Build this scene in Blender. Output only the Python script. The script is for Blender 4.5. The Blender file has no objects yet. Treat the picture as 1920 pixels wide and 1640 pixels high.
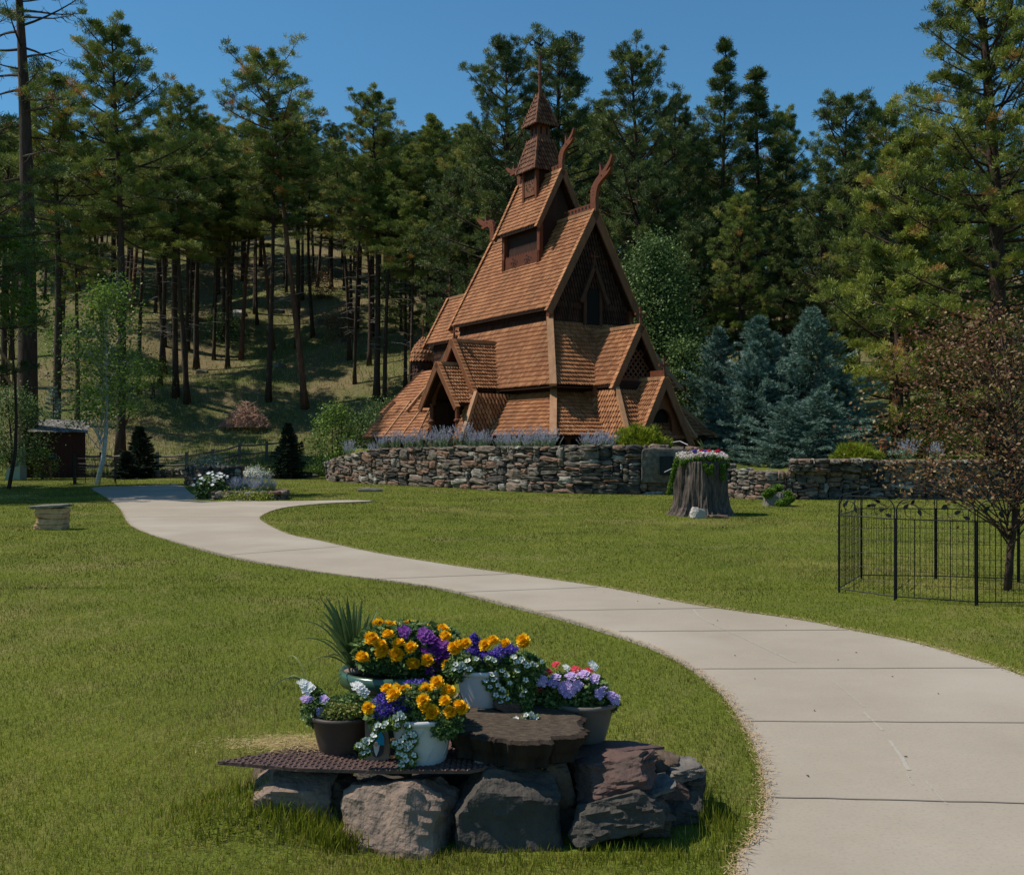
import bpy, math, random
import numpy as np
from mathutils import Vector, Matrix, noise

# ------------------------------------------------------------ camera, sky, sun, exposure
S = bpy.context.scene
RX, RY = 1920, 1640
FPX, HOR, CAMZ = 1880.0, 830.0, 1.6
cam = bpy.data.cameras.new('camera'); camo = bpy.data.objects.new('camera', cam)
S.collection.objects.link(camo); S.camera = camo
camo.location = (0, 0, CAMZ); camo.rotation_euler = (math.radians(90), 0, 0)
cam.sensor_width = 36; cam.lens = 36*FPX/RX; cam.shift_y = (HOR-RY/2)/RX
cam.clip_start = .1; cam.clip_end = 3000

SUN_DIR = Vector((-.99, .04, 0)).normalized()*math.cos(math.radians(55)) + Vector((0, 0, math.sin(math.radians(55))))
W = bpy.data.worlds.new('World'); S.world = W; W.use_nodes = True
nt = W.node_tree
sky = nt.nodes.new('ShaderNodeTexSky'); sky.sky_type = 'NISHITA'; sky.sun_disc = False
sky.sun_elevation = math.radians(55); sky.sun_rotation = math.atan2(SUN_DIR.x, SUN_DIR.y)
sky.altitude = 0; sky.air_density = 1.1; sky.dust_density = 0; sky.ozone_density = 10
bg = nt.nodes['Background']; bg.inputs['Strength'].default_value = .108
tint = nt.nodes.new('ShaderNodeMix'); tint.data_type = 'RGBA'; tint.blend_type = 'MULTIPLY'; tint.inputs[0].default_value = 1; tint.inputs[7].default_value = (.80, 1.12, 1.03, 1)
nt.links.new(sky.outputs[0], tint.inputs[6]); nt.links.new(tint.outputs[2], bg.inputs['Color'])
sl = bpy.data.lights.new('sun', 'SUN'); sl.energy = 5.0; sl.angle = math.radians(.5); sl.color = (1, .93, .82)
so = bpy.data.objects.new('sun', sl); S.collection.objects.link(so)
so.rotation_euler = SUN_DIR.to_track_quat('Z', 'Y').to_euler(); so.location = (-20, 0, 40)
S.view_settings.view_transform = 'Standard'; S.view_settings.look = 'None'
S.view_settings.exposure = 0; S.view_settings.gamma = 1
S.cycles.use_denoising = True
try: S.cycles.max_bounces = 5; S.cycles.transparent_max_bounces = 4; S.cycles.diffuse_bounces = 3
except Exception: pass

# ------------------------------------------------------------ helpers
RND = random.Random(11); NR = np.random.default_rng(11)
def ray(px, py, Y): return Vector(((px-960)/FPX*Y, Y, CAMZ+(HOR-py)/FPX*Y))
def gnd(px, py, z=0.0):
    Y = (CAMZ-z)*FPX/(py-HOR); return Vector(((px-960)/FPX*Y, Y, z))
def sstep(a, b, x):
    t = np.clip((x-a)/(b-a), 0, 1); return t*t*(3-2*t)

def mk(name, mesh, parent=None):
    o = bpy.data.objects.new(name, mesh); S.collection.objects.link(o)
    if parent: o.parent = parent
    return o
def thing(name, label, cat, loc=(0, 0, 0), rz=0, group=None):
    o = bpy.data.objects.new(name, None); S.collection.objects.link(o)
    o.location = loc; o.rotation_euler = (0, 0, rz); o.empty_display_size = .2
    return tag(o, label, cat, group)
def tag(o, label=None, cat=None, group=None, kind=None):
    if label: o['label'] = label
    if cat: o['category'] = cat
    if group: o['group'] = group
    if kind: o['kind'] = kind
    return o
def dup(root, loc, rz=0, sc=1, label=None, group=None, rx=0, ry=0):
    r = root.copy(); S.collection.objects.link(r); r.location = loc; r.rotation_euler = (rx, ry, rz)
    r.scale = sc if isinstance(sc, tuple) else (sc, sc, sc)
    if label: r['label'] = label
    if group: r['group'] = group
    for c in root.children:
        d = c.copy(); S.collection.objects.link(d); d.parent = r
        for g in c.children:
            e = g.copy(); S.collection.objects.link(e); e.parent = d
    return r

class MB:
    def __init__(s): s.V = []; s.F = []; s.A = []; s.M = []; s.n = 0
    def add(s, V, F, rnd=0.5, mat=0):
        V = np.asarray(V, float).reshape(-1, 3)
        s.V.append(V)
        s.A.append(np.full(len(V), rnd, float) if np.isscalar(rnd) else np.asarray(rnd, float))
        if isinstance(F, np.ndarray): blocks = [F]
        else:
            d = {}
            for f in F: d.setdefault(len(f), []).append(f)
            blocks = [np.array(x, dtype=np.int64) for x in d.values()]
        for b in blocks:
            if len(b): s.F.append(b+s.n); s.M.append(np.full(len(b), mat))
        s.n += len(V); return s
    def box(s, c, size, rnd=.5, mat=0, R=None, taper=1.0):
        x, y, z = [a/2 for a in size]
        V = np.array([(-x, -y, -z), (x, -y, -z), (x, y, -z), (-x, y, -z), (-x*taper, -y*taper, z), (x*taper, -y*taper, z), (x*taper, y*taper, z), (-x*taper, y*taper, z)])
        if R is not None: V = V @ np.array(R.to_3x3()).T
        s.add(V+np.array(c), [(0, 3, 2, 1), (4, 5, 6, 7), (0, 1, 5, 4), (1, 2, 6, 5), (2, 3, 7, 6), (3, 0, 4, 7)], rnd, mat); return s
    def bar(s, p, q, w, h, rnd=.5, mat=0, up=(0, 0, 1)):
        p, q = Vector(p), Vector(q); d = (q-p); L = d.length; d = d/L
        u = Vector(up); sx = d.cross(u)
        if sx.length < 1e-4: sx = d.cross(Vector((1, 0, 0)))
        sx.normalize(); sz = sx.cross(d)
        V = []
        for e in (p, q):
            for a, b in ((-1, -1), (1, -1), (1, 1), (-1, 1)): V.append(e+sx*(a*w/2)+sz*(b*h/2))
        s.add(np.array(V), [(0, 1, 2, 3), (7, 6, 5, 4), (0, 4, 5, 1), (1, 5, 6, 2), (2, 6, 7, 3), (3, 7, 4, 0)], rnd, mat); return s
    def tube(s, pts, rad, seg=6, rnd=.5, mat=0, cap=True):
        P = [Vector(p) for p in pts]; n = len(P); V = []
        if np.isscalar(rad): rad = [rad]*n
        ref = Vector((.31, .77, .12)).normalized()
        for i in range(n):
            d = (P[min(i+1, n-1)]-P[max(i-1, 0)]).normalized()
            a = d.cross(ref)
            if a.length < .05: a = d.cross(Vector((1, 0, 0)))
            a.normalize(); b = d.cross(a)
            for k in range(seg):
                t = 2*math.pi*k/seg; V.append(P[i]+(a*math.cos(t)+b*math.sin(t))*rad[i])
        F = [(i*seg+k, i*seg+(k+1) % seg, (i+1)*seg+(k+1) % seg, (i+1)*seg+k) for i in range(n-1) for k in range(seg)]
        if cap: F += [tuple(range(seg))[::-1], tuple((n-1)*seg+k for k in range(seg))]
        s.add(np.array(V), F, rnd, mat); return s
    def lathe(s, prof, c=(0, 0, 0), seg=24, rnd=.5, mat=0, wob=None):
        V = []; n = len(prof)
        for i, (r, z) in enumerate(prof):
            for k in range(seg):
                t = 2*math.pi*k/seg; rr = r*(wob(t, z) if wob else 1)
                V.append((c[0]+rr*math.cos(t), c[1]+rr*math.sin(t), c[2]+z))
        F = [(i*seg+k, i*seg+(k+1) % seg, (i+1)*seg+(k+1) % seg, (i+1)*seg+k) for i in range(n-1) for k in range(seg)]
        s.add(np.array(V), F, rnd, mat); return s
    def poly(s, pts, rnd=.5, mat=0): s.add(np.array(pts), [tuple(range(len(pts)))], rnd, mat); return s
    def prism(s, pts, off, rnd=.5, mat=0):
        n = len(pts); A = [Vector(p) for p in pts]; B = [p+Vector(off) for p in A]
        s.add(np.array(A+B), [tuple(range(n))[::-1], tuple(range(n, 2*n))]+[(i, (i+1) % n, n+(i+1) % n, n+i) for i in range(n)], rnd, mat); return s
    def build(s, name, mats, parent=None, smooth=False, off=None):
        me = bpy.data.meshes.new(name)
        if not isinstance(mats, (list, tuple)): mats = [mats]
        for m in mats: me.materials.append(m)
        V = np.concatenate(s.V); 
        if off is not None: V = V-np.array(off)
        me.vertices.add(len(V)); me.vertices.foreach_set('co', V.astype(np.float32).ravel())
        li = np.concatenate([b.ravel() for b in s.F]); lt = np.concatenate([np.full(len(b), b.shape[1]) for b in s.F])
        me.loops.add(len(li)); me.loops.foreach_set('vertex_index', li.astype(np.int32))
        me.polygons.add(len(lt)); st = np.concatenate([[0], np.cumsum(lt)[:-1]])
        me.polygons.foreach_set('loop_start', st.astype(np.int32)); me.polygons.foreach_set('loop_total', lt.astype(np.int32))
        me.polygons.foreach_set('material_index', np.concatenate(s.M).astype(np.int32))
        me.update(calc_edges=True)
        me.polygons.foreach_set('use_smooth', np.full(len(lt), bool(smooth)))
        at = me.attributes.new('rnd', 'FLOAT', 'POINT'); at.data.foreach_set('value', np.concatenate(s.A).astype(np.float32))
        me.update()
        return mk(name, me, parent)

# ------------------------------------------------------------ materials
def ramp_mat(name, cols, rough=.8, nscale=0, namt=.35, dark=None, bump=0, bscale=30, trans=0, spec=.3, stretch=(1, 1, 1), metal=0, detail=4, coord='Object'):
    m = bpy.data.materials.new(name); m.use_nodes = True; t = m.node_tree; N = t.nodes; L = t.links
    b = N['Principled BSDF']; b.inputs['Roughness'].default_value = rough
    b.inputs['Specular IOR Level'].default_value = spec; b.inputs['Metallic'].default_value = metal
    a = N.new('ShaderNodeAttribute'); a.attribute_name = 'rnd'
    r = N.new('ShaderNodeValToRGB'); L.new(a.outputs['Fac'], r.inputs[0])
    el = r.color_ramp.elements
    for i, c in enumerate(cols):
        p, c = c if isinstance(c[0], (int, float)) and len(c) == 2 else (i/max(1, len(cols)-1), c)
        e = el[i] if i < 2 else el.new(p)
        e.position = p; e.color = (*c, 1)
    if len(cols) == 1: el[1].color = (*cols[0], 1)
    out = r.outputs[0]
    tc = N.new('ShaderNodeTexCoord'); mp = N.new('ShaderNodeMapping'); mp.inputs['Scale'].default_value = stretch
    L.new(tc.outputs[coord], mp.inputs[0])
    if nscale:
        n = N.new('ShaderNodeTexNoise'); n.inputs['Scale'].default_value = nscale; n.inputs['Detail'].default_value = detail; n.inputs['Roughness'].default_value = .65
        L.new(mp.outputs[0], n.inputs[0])
        mr = N.new('ShaderNodeMapRange'); mr.inputs[1].default_value = .3; mr.inputs[2].default_value = .7
        L.new(n.outputs[0], mr.inputs[0])
        mx = N.new('ShaderNodeMix'); mx.data_type = 'RGBA'; mx.blend_type = 'MIX' if dark else 'MULTIPLY'
        L.new(out, mx.inputs[6])
        if dark:
            mx.inputs[7].default_value = (*dark, 1)
            ml = N.new('ShaderNodeMath'); ml.operation = 'MULTIPLY'; ml.inputs[1].default_value = namt; L.new(mr.outputs[0], ml.inputs[0]); L.new(ml.outputs[0], mx.inputs[0])
        else:
            mr.inputs[3].default_value = 1-namt; mr.inputs[4].default_value = 1+namt*.6
            mx.inputs[0].default_value = 1; L.new(mr.outputs[0], mx.inputs[7])
        out = mx.outputs[2]
    L.new(out, b.inputs['Base Color'])
    if bump:
        n2 = N.new('ShaderNodeTexNoise'); n2.inputs['Scale'].default_value = bscale; n2.inputs['Detail'].default_value = 6; L.new(mp.outputs[0], n2.inputs[0])
        bp = N.new('ShaderNodeBump'); bp.inputs['Strength'].default_value = min(1, bump); bp.inputs['Distance'].default_value = .02
        L.new(n2.outputs[0], bp.inputs['Height']); L.new(bp.outputs[0], b.inputs['Normal'])
    if trans:
        tr = N.new('ShaderNodeBsdfTranslucent'); ms = N.new('ShaderNodeMixShader'); ms.inputs[0].default_value = trans
        L.new(out, tr.inputs[0]); L.new(b.outputs[0], ms.inputs[1]); L.new(tr.outputs[0], ms.inputs[2]); L.new(ms.outputs[0], N['Material Output'].inputs[0])
    return m
M = {}
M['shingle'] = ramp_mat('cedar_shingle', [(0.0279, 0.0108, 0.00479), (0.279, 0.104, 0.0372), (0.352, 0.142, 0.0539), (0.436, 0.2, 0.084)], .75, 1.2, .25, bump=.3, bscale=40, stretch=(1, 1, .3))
M['spire'] = ramp_mat('dark_red_shingle', [(.03, .012, .006), (.11, .038, .017), (.17, .062, .028), (.24, .10, .05)], .75, 3, .3, bump=.3, bscale=40)
M['trimlight'] = ramp_mat('light_cedar_board', [(.26, .125, .06), (.38, .20, .10)], .6, 5, .3, bump=.2, bscale=30, stretch=(1, 1, .2))
M['trim'] = ramp_mat('stained_timber', [(0.113, 0.0356, 0.0125), (0.212, 0.0886, 0.0405)], .6, 5, .3, bump=.2, bscale=30, stretch=(1, 1, .2))
M['redtrim'] = ramp_mat('red_stained_timber', [(0.09, 0.0225, 0.0075), (0.165, 0.0465, 0.0165)], .6, 5, .3, bump=.2, bscale=30)
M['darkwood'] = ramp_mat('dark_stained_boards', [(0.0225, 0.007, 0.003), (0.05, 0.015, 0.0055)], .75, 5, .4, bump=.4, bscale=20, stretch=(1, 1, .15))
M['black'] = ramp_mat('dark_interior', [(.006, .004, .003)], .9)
M['iron'] = ramp_mat('black_iron', [(.008, .009, .011)], .45, 20, .3, metal=.3)
M['stone'] = ramp_mat('field_stone', [(.04, .036, .032), (.10, .085, .07), (.17, .14, .11), (.20, .11, .07), (.24, .21, .17), (.36, .33, .28)], .85, 7, .6, bump=.9, bscale=18)
M['mortar'] = ramp_mat('wall_core', [(.02, .018, .016)], .95)
M['needle'] = ramp_mat('pine_needles', [(0.0323, 0.0605, 0.0113), (0.108, 0.152, 0.0248), (0.197, 0.24, 0.0406), (0.323, 0.329, 0.0621), (0.466, 0.213, 0.0564)], .55, trans=.18, spec=.35)
M['needle2'] = ramp_mat('bright_pine_needles', [(0.0364, 0.0587, 0.0104), (0.109, 0.147, 0.0209), (0.219, 0.255, 0.0366), (0.364, 0.383, 0.0575), (0.486, 0.242, 0.0836)], .5, trans=.2, spec=.35)
M['needle3'] = ramp_mat('dark_pine_needles', [(0.0247, 0.0491, 0.013), (0.0783, 0.115, 0.0259), (0.144, 0.176, 0.0367), (0.247, 0.254, 0.0486)], .55, trans=.12, spec=.35)
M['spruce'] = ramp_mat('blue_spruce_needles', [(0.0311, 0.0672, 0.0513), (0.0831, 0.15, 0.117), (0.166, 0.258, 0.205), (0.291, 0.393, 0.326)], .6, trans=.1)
M['fir'] = ramp_mat('dark_fir_needles', [(.006, .014, .009), (.014, .03, .016), (.028, .05, .028)], .6, trans=.08)
M['bark'] = ramp_mat('pine_bark', [(0.0403, 0.0264, 0.0189), (0.0862, 0.0495, 0.0315)], .9, 6, .6, bump=1, bscale=9, stretch=(1.5, 1.5, .3))
M['barkred'] = ramp_mat('red_pine_bark', [(0.084, 0.039, 0.0225), (0.21, 0.091, 0.0525)], .9, 6, .6, bump=1, bscale=9, stretch=(1.5, 1.5, .3))
M['deadwood'] = ramp_mat('grey_dead_twigs', [(.10, .085, .07), (.2, .18, .16)], .9)
M['leaf'] = ramp_mat('green_leaves', [(0.0368, 0.0776, 0.0145), (0.092, 0.164, 0.0242), (0.184, 0.293, 0.0424), (0.331, 0.448, 0.0726)], .5, trans=.3, spec=.4)
M['leafdark'] = ramp_mat('dark_green_leaves', [(0.0247, 0.0556, 0.0149), (0.0679, 0.123, 0.0337), (0.136, 0.21, 0.0594), (0.309, 0.395, 0.149)], .6, trans=.25, spec=.25)
M['leafbright'] = ramp_mat('bright_maple_leaves', [(0.042, 0.091, 0.012), (0.112, 0.208, 0.02), (0.21, 0.338, 0.04)], .5, trans=.35)
M['leafyellow'] = ramp_mat('yellow_green_leaves', [(.10, .13, .01), (.25, .30, .03), (.4, .42, .05)], .5, trans=.3)
M['plum'] = ramp_mat('bronze_purple_leaves', [(.05, .018, .010), (.13, .04, .02), (.16, .085, .03), (.22, .15, .06), (.30, .24, .12)], .55, trans=.25, spec=.3)
M['gold'] = ramp_mat('golden_juniper', [(.05, .08, .008), (.14, .18, .012), (.27, .32, .02), (.42, .45, .04)], .6, trans=.25)
M['sage'] = ramp_mat('russian_sage', [(0.14, 0.2, 0.0936), (0.28, 0.357, 0.205), (0.36, 0.378, 0.393), (0.4, 0.399, 0.513)], .7, trans=.2)
M['birch'] = ramp_mat('birch_bark', [(.35, .35, .33), (.6, .6, .58)], .7, 8, .6, stretch=(1, 1, 4))
M['grass'] = ramp_mat('lawn_blades', [(0.0588, 0.084, 0.004), (0.13, 0.168, 0.0088), (0.218, 0.239, 0.0176), (0.336, 0.29, 0.056), (0.437, 0.344, 0.144)], .6, .7, .75, trans=.3, spec=.2, detail=3)
M['wild'] = ramp_mat('wild_grass', [(0.0688, 0.122, 0.015), (0.152, 0.216, 0.03), (0.275, 0.288, 0.07), (0.454, 0.403, 0.15)], .7, .3, .4, trans=.25)
M['stumpbark'] = ramp_mat('flaky_stump_bark', [(.16, .125, .10)], .9, 13, 1.0, dark=(.016, .011, .009), bump=1, bscale=16, stretch=(1.6, 1.6, .35), detail=9)
M['rail'] = ramp_mat('weathered_rail', [(.11, .095, .075), (.24, .21, .17)], .85, 12, .4, bump=.4, bscale=25)
# ------------------------------------------------------------ terrain
def terr(X, Y):
    X = np.asarray(X, float); Y = np.asarray(Y, float)
    d = Y-50
    s = .37-.15*sstep(-2, 26, X)
    z = .05*np.clip(d, 0, 80) + s*(np.logaddexp(0, (d-9)/3.0)*3.0)
    z = np.minimum(z, 22+.0*z) if False else z
    cap = 33.0
    z = cap-np.logaddexp(0, (cap-z)/2.0)*2.0+0.0 if False else np.where(z > cap, cap+(z-cap)*.02, z)
    und = (np.sin(X*.19+Y*.11)*.7+np.sin(X*.41-Y*.23+1.3)*.35+np.sin(X*.09-Y*.31)*.5)*sstep(56, 70, Y)
    z = z+und*.8
    z = z+.19*np.exp(-((X+1.02)**2/.10+(Y-4.16)**2/.05))
    z = z+.02*np.sin(X*.7+1)*np.sin(Y*.5)*sstep(6, 12, Y)*(1-sstep(30, 45, Y))
    return z
def tz(x, y): return float(terr(x, y))
def hill_at(px, py):
    prev = None
    for k in range(1400):
        Y = 30+k*.1; z = tz((px-960)/FPX*Y, Y); y = HOR-(z-CAMZ)/Y*FPX
        if y <= py: break
    return Vector(((px-960)/FPX*Y, Y, z))

# path outline -------------------------------------------------
L_edge = [(1380, 1640), (1405, 1590), (1428, 1540), (1436, 1490), (1425, 1430), (1400, 1370), (1340, 1290), (1240, 1225), (1100, 1175), (950, 1135), (800, 1100), (600, 1074), (450, 1048), (340, 1020), (270, 998), (240, 980), (226, 955), (200, 933), (172, 917), (190, 913), (255, 911.5), (330, 908)]
B_edge = [(345, 912), (362, 928), (400, 937), (540, 940), (640, 938.5), (700, 939)]
R_edge = [(690, 940.5), (600, 945), (530, 953), (490, 968), (495, 980), (540, 1002), (600, 1015), (700, 1037), (850, 1062), (1000, 1083), (1150, 1106), (1300, 1136), (1500, 1165), (1600, 1185), (1700, 1205), (1800, 1232), (1920, 1272)]
def catmull(P, k=4):
    out = []
    for i in range(len(P)-1):
        p0, p1, p2, p3 = P[max(i-1, 0)], P[i], P[i+1], P[min(i+2, len(P)-1)]
        for j in range(k):
            t = j/k
            out.append(tuple(.5*((2*p1[a])+(-p0[a]+p2[a])*t+(2*p0[a]-5*p1[a]+4*p2[a]-p3[a])*t*t+(-p0[a]+3*p1[a]-3*p2[a]+p3[a])*t**3) for a in (0, 1)))
    out.append(P[-1]); return out
def gxy(L): return [(gnd(x, y).x, gnd(x, y).y) for x, y in L]
left = catmull([(.2, .8), (.5, 2.2)]+gxy(L_edge)); back = catmull(gxy(B_edge)); right = catmull(gxy(R_edge)+[(3.42, 5.6), (3.25, 4.2), (2.95, 2.6), (2.7, .8)])
PATH = left+back+right
def in_poly(X, Y, P):
    ins = np.zeros(X.shape, bool); n = len(P)
    for i in range(n):
        x1, y1 = P[i]; x2, y2 = P[(i+1) % n]
        c = ((y1 > Y) != (y2 > Y))
        xi = (x2-x1)*(Y-y1)/((y2-y1) if y2 != y1 else 1e-9)+x1
        ins ^= c & (X < xi)
    return ins
# stone wall line (front foot) ----------------------------------
def wl(px, Y): return ((px-960)/FPX*Y, Y)
WALL_L = [wl(640, 45.5), wl(612, 43.2), wl(625, 41.2), wl(700, 38.8), wl(800, 36.4), wl(900, 34.2), wl(1000, 32.4), wl(1100, 31.3), wl(1190, 31.0), wl(1262, 31.1), wl(1292, 30.9), wl(1335, 30.2), wl(1362, 29.4)]
WALL_R = [wl(1360, 29.3), wl(1430, 28.4), wl(1520, 28.1), wl(1640, 28.3), wl(1780, 28.8), wl(1960, 29.6), wl(2150, 31)]
TERR = WALL_L+WALL_R+[(24, 52), (-9, 52)]

def axis(segs):
    out = []
    for a, b, st in segs: out += list(np.arange(a, b, st))
    return np.array(out+[segs[-1][1]])
gx = axis([(-500, -120, 40), (-120, -45, 5), (-45, 45, 1.0), (45, 120, 5), (120, 500, 40)])
gy = axis([(-40, 0, 5), (0, 3, 1), (3, 5.4, .15), (5.4, 30, 1.2), (30, 130, 1.2), (130, 200, 6), (200, 1400, 100)])
fx = np.arange(-2, 0, .15); gx = np.unique(np.concatenate([gx, fx]))
XX, YY = np.meshgrid(gx, gy)
ZZ = terr(XX, YY)
nx = len(gx); ny = len(gy)
idx = np.arange(nx*ny).reshape(ny, nx)
Fq = np.stack([idx[:-1, :-1], idx[:-1, 1:], idx[1:, 1:], idx[1:, :-1]], -1).reshape(-1, 4)
gm = bpy.data.materials.new('ground_cover'); gm.use_nodes = True
t = gm.node_tree; N = t.nodes; Lk = t.links; bs = N['Principled BSDF']; bs.inputs['Roughness'].default_value = .95; bs.inputs['Specular IOR Level'].default_value = .1
tc = N.new('ShaderNodeTexCoord'); sp = N.new('ShaderNodeSeparateXYZ'); Lk.new(tc.outputs['Object'], sp.inputs[0])
def nz(scale, det=5, rough=.6, lo=.3, hi=.7):
    n = N.new('ShaderNodeTexNoise'); n.inputs['Scale'].default_value = scale; n.inputs['Detail'].default_value = det; n.inputs['Roughness'].default_value = rough
    Lk.new(tc.outputs['Object'], n.inputs[0]); mr = N.new('ShaderNodeMapRange'); mr.inputs[1].default_value = lo; mr.inputs[2].default_value = hi; Lk.new(n.outputs[0], mr.inputs[0]); return mr.outputs[0]
def mixc(f, a, b):
    mx = N.new('ShaderNodeMix'); mx.data_type = 'RGBA'; Lk.new(f, mx.inputs[0]) if not isinstance(f, float) else setattr(mx.inputs[0], 'default_value', f)
    for i, c in ((6, a), (7, b)):
        if isinstance(c, tuple): mx.inputs[i].default_value = (*c, 1)
        else: Lk.new(c, mx.inputs[i])
    return mx.outputs[2]
lawn = mixc(nz(.5, 5), (.085, .125, .014), (.17, .185, .028)); lawn = mixc(nz(.28, 8, .75, .52, .68), lawn, (.28, .23, .09)); lawn = mixc(nz(2.2, 7, .8, .5, .8), lawn, (.23, .19, .07)); lawn = mixc(nz(40, 3, .7, .35, .75), lawn, (.09, .10, .016))
wildg = mixc(nz(.12, 6, .65, .42, .58), (.075, .105, .02), (.19, .145, .075)); wildg = mixc(nz(1.1, 8, .8, .4, .7), wildg, (.11, .095, .045)); wildg = mixc(nz(5, 6, .8, .5, .75), wildg, (.30, .23, .14))
f = N.new('ShaderNodeMapRange'); f.inputs[1].default_value = 47; f.inputs[2].default_value = 52; Lk.new(sp.outputs['Y'], f.inputs[0])
Lk.new(mixc(f.outputs[0], lawn, wildg), bs.inputs['Base Color'])
bp = N.new('ShaderNodeBump'); bp.inputs['Strength'].default_value = .6; bp.inputs['Distance'].default_value = .05; Lk.new(nz(14, 6), bp.inputs['Height']); Lk.new(bp.outputs[0], bs.inputs['Normal'])
g = MB(); g.add(np.stack([XX, YY, ZZ], -1).reshape(-1, 3), Fq)
tag(g.build('ground', gm, smooth=True), kind='structure')

# terrace behind the wall
tm = MB()
def terr_top(i): return .7 if i < 3 else (1.36 if i < 11 else (.55 if i < 16 else 1.0))
LINE = TERR[:-2]; rim = []
for i, (x, y) in enumerate(LINE):
    p, q = LINE[max(i-1, 0)], LINE[min(i+1, len(LINE)-1)]; d = Vector((q[0]-p[0], q[1]-p[1])).normalized(); n_ = Vector((-d.y, d.x))
    if n_.y < 0 and i > 2: n_ = -n_
    rim.append((x+n_.x*.3, y+n_.y*.3, terr_top(i)))
rim = rim[2:]
inn = [(x*.97+.03, y+.8, 1.36 if i < 9 else (.72 if i < 14 else 1.0)) for i, (x, y, z) in enumerate(rim)]
far = [(x*1.15-.5, 50.5, 1.1) for (x, y, z) in rim]; far2 = [(x*1.15-.5, 53, -.5) for (x, y, z) in rim]
A = rim+inn+far+far2; k = len(rim)
tm.add(A, [(r*k+i, r*k+i+1, (r+1)*k+i+1, (r+1)*k+i) for r in range(3) for i in range(k-1)])
tag(tm.build('terrace', gm), kind='structure')

# concrete path
cm = bpy.data.materials.new('brushed_concrete'); cm.use_nodes = True
t = cm.node_tree; N = t.nodes; Lk = t.links; bs = N['Principled BSDF']; bs.inputs['Roughness'].default_value = .9; bs.inputs['Specular IOR Level'].default_value = .2
tc = N.new('ShaderNodeTexCoord')
c = mixc(nz(.8, 8, .7), (.295, .252, .195), (.36, .31, .245)); c = mixc(nz(60, 3, .7, .5, .85), c, (.24, .21, .17)); c = mixc(nz(4, 8, .75, .55, .8), c, (.30, .265, .215))
c = mixc(nz(.35, 3, .5, .5, .8), c, (.43, .385, .32))
mp = N.new('ShaderNodeMapping'); mp.inputs['Scale'].default_value = (4, 90, 1); Lk.new(tc.outputs['Object'], mp.inputs[0])
n = N.new('ShaderNodeTexNoise'); n.inputs['Scale'].default_value = 1.0; n.inputs['Detail'].default_value = 4; Lk.new(mp.outputs[0], n.inputs[0])
bp = N.new('ShaderNodeBump'); bp.inputs['Strength'].default_value = .35; bp.inputs['Distance'].default_value = .006; Lk.new(n.outputs[0], bp.inputs['Height']); Lk.new(bp.outputs[0], bs.inputs['Normal'])
Lk.new(c, bs.inputs['Base Color'])
import bmesh
bm = bmesh.new()
vs = [bm.verts.new((x, y, .016)) for x, y in PATH]; fc = bm.faces.new(vs)
ext = bmesh.ops.extrude_face_region(bm, geom=[fc]); 
for v in [e for e in ext['geom'] if isinstance(e, bmesh.types.BMVert)]: v.co.z = -.05
bmesh.ops.triangulate(bm, faces=bm.faces[:]); bmesh.ops.recalc_face_normals(bm, faces=bm.faces[:])
me = bpy.data.meshes.new('path'); bm.to_mesh(me); bm.free(); me.materials.append(cm)
path = tag(mk('path', me), kind='structure')
jm = ramp_mat('path_joint', [(.20, .172, .14)], .95); chalk = ramp_mat('path_scuff', [(.36, .325, .275)], .95)
j = MB()
def joint(p, q, w, z=.0195, mat=0):
    p = gnd(*p); q = gnd(*q); d = (q-p).normalized(); nn = Vector((-d.y, d.x, 0))*w/2; n = 14; prev = None
    for i in range(n+1):
        a = p.lerp(q, i/n)+Vector((noise.noise((i*.9, p.x*3, 0))*.006, noise.noise((i*.7, p.y*3, 4))*.010, 0))
        if prev: j.poly([(prev-nn).to_tuple()[:2]+(z,), (a-nn).to_tuple()[:2]+(z,), (a+nn).to_tuple()[:2]+(z,), (prev+nn).to_tuple()[:2]+(z,)], .5, mat)
        prev = a
for a, b, w in [(((1436, 1501)), (2250, 1520), .011), ((1396, 1357), (2100, 1361), .011), ((1298, 1258), (1886, 1256), .012), ((1160, 1187), (1590, 1184), .014), ((1010, 1148), (1335, 1143), .015), ((700, 1088), (960, 1078), .02), ((234, 970), (492, 970), .03), ((860, 1113), (1120, 1103), .016), ((430, 1042), (640, 1026), .022)]: joint(a, b, w)
scf = [(1300, 1145), (1310, 1158), (1330, 1170), (1360, 1184), (1395, 1200), (1440, 1222), (1490, 1245)]
for i in range(len(scf)-1): joint(scf[i], scf[i+1], .012, .0185, 1)
for a, b, w in [((1620, 1340), (1655, 1375), .012), ((1668, 1394), (1690, 1425), .016), ((1690, 1425), (1704, 1450), .022), ((1560, 1278), (1620, 1330), .007), ((1700, 1458), (1712, 1478), .008), ((1735, 1470), (1775, 1515), .006)]: joint(a, b, w, .0185, 1)
jo = j.build('path_joint', [jm, chalk], path)

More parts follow.
